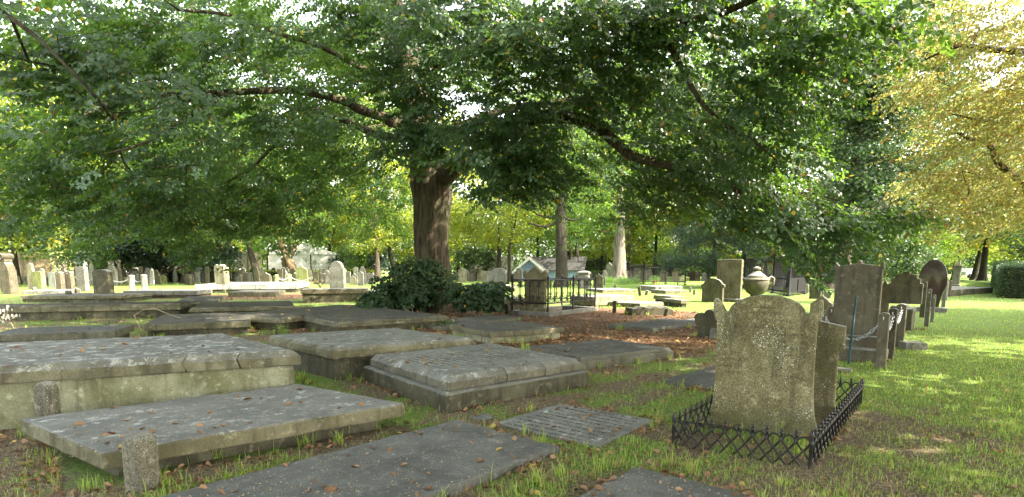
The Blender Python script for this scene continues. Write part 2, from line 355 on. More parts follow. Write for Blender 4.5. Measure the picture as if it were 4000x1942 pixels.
# worn rectangular stone block: rings given as (inset, z); top closed by a grid
def worn_block(L, W, prof, jit=.003, seg=.09, seed=0, hump=0.0):
    rs = np.random.default_rng(seed + 5); nx_ = max(2, int(L / seg)); ny_ = max(2, int(W / seg)); bm = bmesh.new()
    per_ = 2 * (nx_ + ny_); chip = np.where(rs.random(per_) < .05, rs.uniform(.006, .02, per_), 0); zt_ = max(z for _, z in prof)
    def ring(ins, z):
        hx, hy = L / 2 - ins, W / 2 - ins; p = []
        for i in range(nx_): p.append((-hx + 2 * hx * i / nx_, -hy))
        for i in range(ny_): p.append((hx, -hy + 2 * hy * i / ny_))
        for i in range(nx_): p.append((hx - 2 * hx * i / nx_, hy))
        for i in range(ny_): p.append((-hx, hy - 2 * hy * i / ny_))
        j = rs.normal(0, jit, (len(p), 3))
        if z > zt_ - .09:
            for k, (x, y) in enumerate(p):
                c_ = chip[k] * (1 if z > zt_ - .03 else .5); j[k, 0] -= c_ * np.sign(x) * (abs(abs(x) - hx) < .002); j[k, 1] -= c_ * np.sign(y) * (abs(abs(y) - hy) < .002); j[k, 2] -= c_ * .6
        return [bm.verts.new((x + j[k, 0], y + j[k, 1], z + j[k, 2] * .6)) for k, (x, y) in enumerate(p)]
    prev = ring(*prof[0]); bm.faces.new(prev)
    for pr in prof[1:]:
        cur = ring(*pr); n = len(cur)
        for k in range(n): bm.faces.new((prev[k], prev[(k + 1) % n], cur[(k + 1) % n], cur[k]))
        prev = cur
    ins, z = prof[-1]; hx, hy = L / 2 - ins, W / 2 - ins; g = {}
    for k, vtx in enumerate(prev):
        if k < nx_: g[(k, 0)] = vtx
        elif k < nx_ + ny_: g[(nx_, k - nx_)] = vtx
        elif k < 2 * nx_ + ny_: g[(2 * nx_ + ny_ - k, ny_)] = vtx
        else: g[(0, 2 * nx_ + 2 * ny_ - k)] = vtx
    for i in range(1, nx_):
        for j in range(1, ny_):
            h = hump * (1 - (2 * j / ny_ - 1) ** 2)
            g[(i, j)] = bm.verts.new((-hx + 2 * hx * i / nx_, -hy + 2 * hy * j / ny_, z + rs.normal(0, jit * .35) + h))
    for i in range(nx_):
        for j in range(ny_): bm.faces.new((g[(i, j)], g[(i + 1, j)], g[(i + 1, j + 1)], g[(i, j + 1)]))
    return bm
def crack_cut(bm, cuts, gap=.015, seed=1):
    """split a block at jagged lines x = c + k*y ; returns list of bmeshes"""
    r = random.Random(seed); ph = [r.uniform(0, 6) for _ in range(4)]
    jag = lambda v: .022 * math.sin(v.y * 19 + ph[0]) + .012 * math.sin(v.y * 47 + ph[1]) + .02 * math.sin(v.z * 30 + ph[2])
    out = []; bnds = [None] + cuts + [None]
    for a, b in zip(bnds[:-1], bnds[1:]):
        m = bm.copy()
        for v in m.verts: v.co.x += jag(v.co)
        for bd, sgn in ((a, 1), (b, -1)):
            if bd is None: continue
            c, k = bd; no = Vector((sgn, -sgn * k, 0)).normalized()
            res = bmesh.ops.bisect_plane(m, geom=m.verts[:] + m.edges[:] + m.faces[:], plane_co=(c + sgn * gap / 2, 0, 0), plane_no=no, clear_inner=True)
            ed = [e for e in m.edges if e.is_boundary]
            if ed: bmesh.ops.holes_fill(m, edges=ed, sides=0)
        for v in m.verts: v.co.x -= jag(v.co)
        out.append(m)
    bm.free(); return out

SLABS = []      # footprints (cx, cy, rz, L, W, ztop) kept free of grass
def rect(Lc, N, Rc, z, az=None):
    a, n, b = (np.array(G(*p, z)) for p in (Lc, N, Rc))
    e1, e2 = b - n, a - n
    a1 = math.degrees(math.atan2(e1[0], e1[1])); a2 = math.degrees(math.atan2(e2[0], e2[1])) + 90
    azm = az if az is not None else (a1 * np.linalg.norm(e1) + a2 * np.linalg.norm(e2)) / (np.linalg.norm(e1) + np.linalg.norm(e2))
    ux = np.array([math.sin(R(azm)), math.cos(R(azm))]); vy = np.array([ux[1] * -1, ux[0]])
    Ln, Wn = e1.dot(ux), e2.dot(vy); c = n + ux * Ln / 2 + vy * Wn / 2
    return c, az2rot(azm), Ln, Wn
TL = [(0, 0)]
def ztop(ytop, ybase): return EYE * (1 - (ytop - HORIZON) / (ybase - HORIZON))
def tomb(name, label, corners, z, cat='tomb', lid=None, base=None, mat='slab_dark', bmat='plinth', style='plain', cuts=None, az=None, seed=0, base_out=-.06, sink=.06, dims=None, fit=False, short=None):
    c, rz, L, W = rect(*corners, z, az); sh = 0.0
    if fit:       # old slabs are not true rectangles: follow both measured edges
        n_, b_ = np.array(G(*corners[1], z)), np.array(G(*corners[2], z)); e1 = b_ - n_
        e2 = (np.array(G(*short[0], z)) - np.array(G(*short[1], z))) if short else np.array(G(*corners[0], z)) - n_
        L = np.linalg.norm(e1); ux = e1 / L; vy = np.array([-ux[1], ux[0]]); W = e2.dot(vy); sh = max(-.42, min(.42, e2.dot(ux) / W)); c = n_ + e1 / 2 + (vy * W + ux * W * sh) / 2; rz = math.atan2(ux[1], ux[0])
        pass
    def skew(m):
        for v in m.verts: v.co.x += sh * v.co.y
        return m
    if dims: 
        L0, W0 = L, W; L, W = dims[0] or L, dims[1] or W
        ux = np.array([math.cos(rz), math.sin(rz)]); vy = np.array([-ux[1], ux[0]]); c = c + ux * (L - L0) / 2 * dims[2] + vy * (W - W0) / 2
    t = thing(name, label, cat, (c[0], c[1], 0), rz); lt = lid or z
    z0 = z - lt if base else -sink
    b = lt
    prof = {'plain': [(.006, z0), (0, z0 + .012), (0, z - .022), (.007, z - .006), (.022, z)],
            'chamfer': [(.006, z0), (0, z0 + .012), (0, z - .065), (.006, z - .058), (.055, z - .006), (.07, z)],
            'mould': [(.006, z0), (0, z0 + .012), (0, z - .075), (.012, z - .062), (.012, z - .05), (.03, z - .042), (.045, z - .018), (.05, z - .004), (.06, z)],
            'round': [(.006, z0), (0, z0 + .012), (0, z - .10), (.010, z - .055), (.04, z - .018), (.09, z - .003), (.12, z)]}[style]
    bm = worn_block(L, W, prof, seed=seed)
    if cuts:
        for i, m in enumerate(crack_cut(bm, cuts, seed=seed)): obj('lid', skew(m), M[mat], t)
    else: obj('lid', skew(bm), M[mat], t)
    if base:
        bo = -base_out
        bm = worn_block(L - 2 * bo, W - 2 * bo, [(.004, -sink), (0, -sink + .01), (0, z0 - .028), (.012 if base_out < 0 else .03, z0 - .002)], seed=seed + 50, seg=.2)
        obj('plinth', skew(bm), M[bmat], t)
    e = max(0, base_out)
    SLABS.append((c[0], c[1], rz, L + 2 * e, W + 2 * e, z))
    return t, L, W

# ------------------------------------------------------------------ ledger stones and chest tombs, near to far
A, LA, WA = tomb('ledger_stone', 'thick grey ledger slab with pale lichen on a low base behind the foremost grave post', [(75, 1636), (397, 1770), (1581, 1574)], .235, lid=.125, base=True, mat='slab_grey', style='plain', seed=1, base_out=-.14, fit=True)
tomb('ledger_stone', 'smooth dark slab flush with the grass, littered with needles, nearest at the bottom middle', [(1000, 1839), (1800, 1886), (2192, 1743)], .07, mat='flat_slab', seed=2, az=42.5, dims=(2.7, None, -1))
tomb('ledger_stone', 'inscribed slab sunk level with the grass, its far corner buried in dry needles', [(1970, 1638), (2338, 1743), (2543, 1638)], .03, mat='slab_text', seed=3, az=40)
tomb('ledger_stone', 'dark slab corner at the bottom edge below the lattice fence', [(2080, 2030), (2900, 2230), (3250, 2010)], .06, mat='flat_slab', seed=4, az=41)
tomb('chest_tomb', 'long high chest tomb with pale lichen and two cracks across its lid', [(-640, 1352), (-420, 1456), (1174, 1368)], .60, lid=.165, base=True, mat='slab_lichen', bmat='plinth_pale', style='chamfer', cuts=[(.70, .12), (.96, -.10)], seed=5, base_out=-.055, fit=True, short=((881, 1300), (1174, 1368)))
tomb('chest_tomb', 'inscribed tomb with a cracked lid sprouting grass, on a wider stepped base', [(1446, 1385), (1749, 1474), (2270, 1400)], .36, lid=.15, base=True, mat='slab_text', bmat='plinth', style='chamfer', cuts=[(-.07, .15), (.245, -.12)], seed=6, base_out=.07, fit=True)
tomb('chest_tomb', 'tomb with a rounded lichen-whitened lid behind the long cracked one', [(1044, 1306), (1297, 1357), (1859, 1318)], .46, lid=.16, base=True, mat='slab_grey', style='round', seed=7, fit=True)
tomb('ledger_stone', 'dark inscribed slab with moulded edge butting the end of the cracked inscribed tomb', [(2120, 1345), (2266, 1398), (2557, 1347)], .18, mat='slab_dark_text', style='mould', seed=8)
tomb('chest_tomb', 'low plain tomb with dark flat lid in front of the brown leaf litter', [(1700, 1270), (1913, 1298), (2239, 1284)], .25, lid=.11, base=True, mat='slab_dark', bmat='plinth_pale', seed=9)
tomb('chest_tomb', 'tomb with dark moulded lid littered with leaves, directly in front of the trunk bush', [(1170, 1217), (1319, 1260), (1715, 1228)], .30, lid=.125, base=True, mat='slab_dark', style='mould', seed=10)
tomb('chest_tomb', 'dark leaf-strewn tomb carrying a pale twig, left of the moulded one by the bush', [(933, 1223), (1093, 1243), (1467, 1194)], .31, lid=.13, base=True, mat='slab_dark', style='mould', seed=11)
tomb('ledger_stone', 'dark low slab between brown litter and the plain tomb, beside two small posts', [(1600, 1262), (1745, 1278), (2010, 1236)], .09, mat='slab_dark', seed=12)
tomb('chest_tomb', 'broad dark tomb behind the pebbled post with a fern against it', [(250, 1240), (560, 1268), (976, 1262)], .30, lid=.14, base=True, mat='slab_dark', seed=13, az=66)
tomb('chest_tomb', 'dark flat-topped tomb edge showing just above the long cracked lid', [(-300, 1272), (-60, 1308), (425, 1300)], .34, lid=.14, base=True, mat='slab_dark_text', seed=14, az=70, dims=(None, 1.3, 1))
tomb('chest_tomb', 'very long dark tomb across the left edge with moulded lid', [(-380, 1176), (-250, 1200), (655, 1196)], .42, lid=.19, base=True, mat='slab_dark', bmat='plinth', style='mould', seed=15, az=74, dims=(None, 1.3, 1))
tomb('chest_tomb', 'dark moulded tomb with green weeds along its front', [(657, 1184), (735, 1204), (1150, 1192)], .34, lid=.12, base=True, mat='slab_dark', style='mould', seed=16, az=68)
tomb('ledger_stone', 'thin slab heaped with brown leaves at the edge of the sunlit litter', [(640, 1160), (680, 1181), (857, 1170)], .28, lid=.10, base=True, mat='slab_dark', seed=17, az=66)
tomb('chest_tomb', 'high brown-topped tomb in front of the round-shouldered grey headstone', [(1093, 1117), (1173, 1130), (1420, 1142)], .58, lid=.20, base=True, mat='hs_brown', bmat='plinth', seed=18, az=78, dims=(None, 1.5, 1))
tomb('chest_tomb', 'wide sunlit pale slab on a dark base carrying a block-shaped post', [(624, 1104), (760, 1113), (1095, 1122)], .50, lid=.28, base=True, mat='hs_white', bmat='plinth', seed=19, az=78)
tomb('ledger_stone', 'long low dark slab in front of the leftmost scrolled monument', [(50, 1146), (75, 1157), (505, 1152)], .30, lid=.14, base=True, mat='slab_dark', seed=20, az=80)
tomb('ledger_stone', 'pale low slab among the headstones behind the leftmost scrolled monument', [(77, 1131), (85, 1136), (232, 1135)], .22, mat='hs_grey', seed=21, az=82)
tomb('ledger_stone', 'long grey slab with three small round posts in front of it', [(445, 1131), (480, 1137), (762, 1136)], .38, lid=.22, base=True, mat='hs_grey', seed=22, az=80)
tomb('ledger_stone', 'narrow dark slab right of the cream headstone', [(860, 1134), (890, 1142), (1092, 1137)], .25, mat='slab_dark', seed=23, az=78)
tomb('ledger_stone', 'bluish lattice-carved slab lying in the litter with a second stone at its end', [(2405, 1264), (2554, 1284), (2703, 1250)], .09, mat='slab_dark_text', style='mould', seed=24, az=45)
tomb('ledger_stone', 'small flat stone continuing the lattice-carved slab', [(2640, 1250), (2700, 1254), (2760, 1242)], .06, mat='slab_grey', seed=25, az=50)
tomb('ledger_stone', 'inscribed slab with mossy patch, left of the big front headstone', [(2574, 1480), (2850, 1522), (3060, 1440)], .06, mat='slab_dark_text', style='chamfer', seed=26, az=44)
tomb('chest_tomb', 'tomb with sunlit right side and pale flecks beyond the railed grave', [(2218, 1155), (2325, 1160), (2448, 1152)], .38, lid=.34, base=True, mat='slab_lichen', seed=27, az=52)
tomb('chest_tomb', 'low kerbed tomb just behind the double-stepped slab', [(2517, 1153), (2620, 1158), (2712, 1160)], .30, lid=.18, base=True, mat='slab_grey', seed=28, az=72)
tomb('chest_tomb', 'double-stepped tomb with sunlit right face left of the leaning small slab', [(2543, 1165), (2661, 1173), (2768, 1181)], .29, lid=.13, base=True, mat='slab_grey', seed=29, az=78)
tomb('ledger_stone', 'flat slab with white flecks behind the fallen scrolled stone', [(2405, 1177), (2500, 1186), (2540, 1177)], .17, mat='slab_lichen', seed=30, az=50)
tomb('ledger_stone', 'slab in shade behind the right end of the trunk bush', [(1870, 1140), (1935, 1168), (2040, 1160)], .45, lid=.18, base=True, mat='slab_grey', seed=31, az=60)
tomb('ledger_stone', 'grey slab half under the right end of the trunk bush', [(1840, 1172), (1925, 1192), (2035, 1183)], .22, mat='slab_grey', seed=32, az=60)
tomb('ledger_stone', 'long low kerb slab below the two dark headstones beyond the railed grave', [(2287, 1126), (2355, 1132), (2480, 1130)], .20, mat='slab_grey', seed=33, az=75)
tomb('ledger_stone', 'long pale kerb in the grass, farther of two behind the double-stepped tomb', [(2495, 1115), (2560, 1119), (2684, 1119)], .32, mat='hs_grey', seed=34, az=75)
tomb('ledger_stone', 'low dark-edged slab between two stubby posts, nearer of the two far kerbs', [(2520, 1131), (2600, 1135), (2710, 1136)], .22, mat='slab_grey', seed=35, az=75)
tomb('ledger_stone', 'sunlit slab seen over the bush to the right of the trunk', [(1940, 1112), (1960, 1118), (2020, 1118)], .30, mat='hs_cream', seed=36, az=80)
tomb('ledger_stone', 'low stone ledge under the foot of the great trunk, left side', [(1380, 1130), (1410, 1137), (1480, 1137)], .40, mat='hs_cream', seed=37, az=80)
tomb('ledger_stone', 'small slab scrap in the grass behind the bottom middle slab', [(1845, 1622), (1890, 1640), (1935, 1622)], .02, mat='flat_slab', seed=38, az=45)
tomb('ledger_stone', 'broad low slab at the foot of the sarcophagus far up the path', [(3690, 1120), (3715, 1132), (3765, 1120)], .35, mat='slab_grey', seed=39, az=55)

# ------------------------------------------------------------------ upright stones
def arc(cx, cz, rx, rz_, a0, a1, n): return [(cx + rx * math.cos(R(a0 + (a1 - a0) * i / n)), cz + rz_ * math.sin(R(a0 + (a1 - a0) * i / n))) for i in range(n + 1)]
def outline(kind, W, H):
    h = W / 2
    if kind == 'flat': return [(-h, 0), (h, 0), (h, H)] + [(0, H * 1.01)] + [(-h, H)]
    if kind == 'round': r = min(h, H * .6); return [(-h, 0), (h, 0)] + arc(0, H - r, h, r, 0, 180, 14)
    if kind == 'lowround': return [(-h, 0), (h, 0)] + arc(0, H - h * .4, h, h * .4, 0, 180, 12)
    if kind == 'shoulder': return [(-h, 0), (h, 0), (h, H * .76), (h * .80, H * .76), (h * .80, H * .86)] + arc(0, H * .86, h * .66, H * .14, 0, 180, 12) + [(-h * .80, H * .86), (-h * .80, H * .76), (-h, H * .76)]
    if kind == 'gable': return [(-h, 0), (h, 0), (h, H * .80), (0, H), (-h, H * .80)]
    if kind == 'point': return [(-h, 0), (h, 0), (h, H * .76), (h * .8, H * .83), (h * .25, H * .90), (0, H), (-h * .25, H * .90), (-h * .8, H * .83), (-h, H * .76)]
    if kind == 'gable_ears': return [(-h * .86, 0), (h * .86, 0), (h * .88, H * .70), (h, H * .75), (h, H * .83), (h * .84, H * .9), (h * .66, H * .83), (0, H), (-h * .66, H * .83), (-h * .84, H * .9), (-h, H * .83), (-h, H * .75), (-h * .88, H * .70)]
    if kind == 'ears':
        r = [(h, 0), (h * .985, H * .06), (h * .94, H * .12), (h * .91, H * .18), (h * .885, H * .28), (h * .872, H * .45), (h * .875, H * .65), (h * .885, H * .80), (h * .93, H * .825), (h * .945, H * .855), (h * .962, H * .90), (h * .96, H * .945), (h * .94, H * .968), (h * .905, H * .972), (h * .86, H * .957), (h * .80, H * .925), (h * .755, H * .893), (h * .725, H * .872)]
        r.insert(0, (-h, 0)); a = arc(0, H * .872, h * .67, H * .128, 4, 176, 16); return r + a + [(-x, z) for x, z in r[:1:-1]]
    if kind == 'eastern': return [(-h * .93, 0), (h * .93, 0), (h * .93, H * .88), (h, H * .9), (h * .97, H * .985), (h * .82, H * .93), (h * .12, H * .965)] + arc(0, H * .975, h * .10, H * .035, -20, 200, 8) + [(-h * .12, H * .965), (-h * .82, H * .93), (-h * .97, H * .985), (-h, H * .9), (-h * .93, H * .88)]
    if kind == 'stepped': return [(-h, 0), (h, 0), (h, H * .62), (h * .84, H * .64), (h * .84, H * .76), (h * .62, H * .80), (h * .62, H * .90), (h * .2, H * .92), (h * .2, H), (-h * .2, H), (-h * .2, H * .92), (-h * .62, H * .90), (-h * .62, H * .80), (-h * .84, H * .76), (-h * .84, H * .64), (-h, H * .62)]
    if kind == 'scallop':
        o = [(-h * .78, 0), (h * .78, 0), (h * .8, H * .35), (h, H * .52)]
        return o + arc(h * .68, H * .70, h * .34, H * .16, -20, 110, 6) + arc(0, H * .83, h * .36, H * .17, 10, 170, 8) + arc(-h * .68, H * .70, h * .34, H * .16, 70, 200, 6) + [(-h, H * .52), (-h * .8, H * .35)]
    if kind == 'capped': return [(-h * .9, 0), (h * .9, 0), (h * .9, H * .60), (h, H * .64), (h, H * .74)] + arc(0, H * .72, h * .82, H * .28, 12, 168, 12) + [(-h, H * .74), (-h, H * .64), (-h * .9, H * .60)]
    if kind == 'house': return [(-h, 0), (h, 0), (h, H * .70), (h * 1.12, H * .72), (h * 1.12, H * .92), (0, H), (-h * 1.12, H * .92), (-h * 1.12, H * .72), (-h, H * .70)]
    if kind == 'bulb': return [(-h, 0), (h, 0), (h, H * .72), (h * .7, H * .78), (h * .8, H * .88)] + arc(0, H * .88, h * .8, H * .12, 0, 180, 8) + [(-h * .8, H * .88), (-h * .7, H * .78), (-h, H * .72)]
    if kind == 'broken': return [(-h, 0), (h, 0), (h * .98, H * .42), (h * .6, H * .55), (h * .1, H * .78), (-h * .5, H * .93), (-h, H)]
    if kind == 'jagged': return [(-h, 0), (h, 0), (h, H * .97), (h * .6, H * .94), (h * .2, H), (-h * .3, H * .95), (-h * .55, H), (-h, H * .93)]
    if kind == 'oval': 
        return [(-h * .55, 0), (h * .55, 0), (h * .62, H * .12)] + arc(0, H * .58, h, H * .42, -40, 220, 24) + [(-h * .62, H * .12)]
    if kind == 'trunc': return [(-h, 0), (h, 0), (h * .78, H), (-h * .78, H)]
from mathutils.geometry import tessellate_polygon
def slab_bm(poly, T, bev=.010, z0=-.06, seg=2):
    """upright slab: outline with rounded arrises on both faces, caps triangulated"""
    poly = [(x, z if z > 1e-6 else z0) for x, z in poly]; P = []
    for q in poly:
        if not P or math.hypot(q[0] - P[-1][0], q[1] - P[-1][1]) > .004: P.append(q)
    if math.hypot(P[0][0] - P[-1][0], P[0][1] - P[-1][1]) < .004: P.pop()
    n = len(P); ar = sum(P[i][0] * P[(i + 1) % n][1] - P[(i + 1) % n][0] * P[i][1] for i in range(n))
    if ar < 0: P = P[::-1]
    def inset(d):
        out = []
        for i in range(n):
            a, b, c = P[i - 1], P[i], P[(i + 1) % n]
            e1 = np.array(b) - a; e2 = np.array(c) - b; e1 = e1 / np.linalg.norm(e1); e2 = e2 / np.linalg.norm(e2)
            n1 = np.array([-e1[1], e1[0]]); n2 = np.array([-e2[1], e2[0]]); m = n1 + n2; l = m.dot(m)
            m = m / max(l / 2, .55) if l > 1e-6 else n1
            out.append((b[0] + m[0] * d, b[1] + m[1] * d))
        return out
    bm = bmesh.new(); h = T / 2; bev = min(bev, T * .3)
    rings = []
    for (d, y) in ((bev, -h), (bev * .3, -h + bev * .3), (0, -h + bev), (0, h - bev), (bev * .3, h - bev * .3), (bev, h)):
        rings.append([bm.verts.new((x, y, z)) for x, z in (inset(d) if d else P)])
    for a, b in zip(rings[:-1], rings[1:]):
        for i in range(n): bm.faces.new((a[i], a[(i + 1) % n], b[(i + 1) % n], b[i]))
    tri = tessellate_polygon([[Vector((v.co.x, v.co.z, 0)) for v in rings[0]]])
    for R_ in (rings[0], rings[-1]):
        for t in tri:
            try: bm.faces.new([R_[k] for k in t])
            except ValueError: pass
    return bm
def stone_size(pxl, pxr, yt, yb, wa, T):
    x, y = G((pxl + pxr) / 2, yb); d = y; k = F_PX / d; wx, wy = math.sin(R(wa)), math.cos(R(wa))
    tx, ty = -wy, wx
    fw = k * (wx - wy * x / d); ft = abs(k * (-wy - wx * x / d)) if False else abs(k * (wy * 1.0 + wx * x / d))
    W = max(.12, ((pxr - pxl) - ft * T) / max(.25 * k, abs(fw)))
    H = EYE - (yt - HORIZON) / F_PX * d * 1.0
    return x, y, min(W, 1.7), max(.1, H)
def stone(kind, pxl, pxr, yt, yb, mat, label, wa=None, T=.14, lean=0.0, tilt=0.0, name='headstone', group=None, parts=None, cat=None):
    if wa is None: wa = 132 if pxl > 2600 else (118 if pxl > 1700 else 106)
    x, y, W, H = stone_size(pxl, pxr, yt, yb, wa, T)
    rz = az2rot(wa)
    if parts:
        t = thing(name, label, cat or name.replace('_', ' '), (x, y, 0), rz, group); t.rotation_euler = (R(lean), R(tilt), rz)
        parts(t, W, H, T, kind, mat)
    else:
        t = obj(name, slab_bm(outline(kind, W, H), T, .012), M[mat], loc=(x, y, 0), rz=rz); t.rotation_euler = (R(lean), R(tilt), rz)
        tag(t, label, cat or name.replace('_', ' '), group)
    SLABS.append((x, y, rz, W + .04, T + .04, 0))
    return t
def with_plinth(t, W, H, T, kind, mat, ph=.16, po=.06):
    obj('slab', slab_bm([(x, z + ph if z > 0 else ph - .005) for x, z in outline(kind, W, H - ph)], T, .012, z0=ph - .005), M[mat], t)
    obj('plinth', worn_block(W + 2 * po, T + 2 * po, [(0, -.06), (0, ph - .03), (.03, ph)], seed=int(W * 100)), M[mat if mat != 'granite' else 'hs_grey'], t)
def scroll(t, W, H, T, kind, mat):
    obj('slab', slab_bm(outline('shoulder' if kind == 'scroll' else kind, W, H * .80), T, .012), M[mat], t)
    bm = bmesh.new(); add_box(bm, (0, 0, H * .835), (W * .42, T * 1.0, H * .07), bev=.01); obj('neck', bm, M[mat], t)
    b = Buf(); r = H * .075; b.tube([(0, -T * .75, H * .93), (0, T * .75, H * .93)], r, 12); obj_ = b.obj('scroll_roll', M[mat], t, sm=False)
GH = 'headstones'
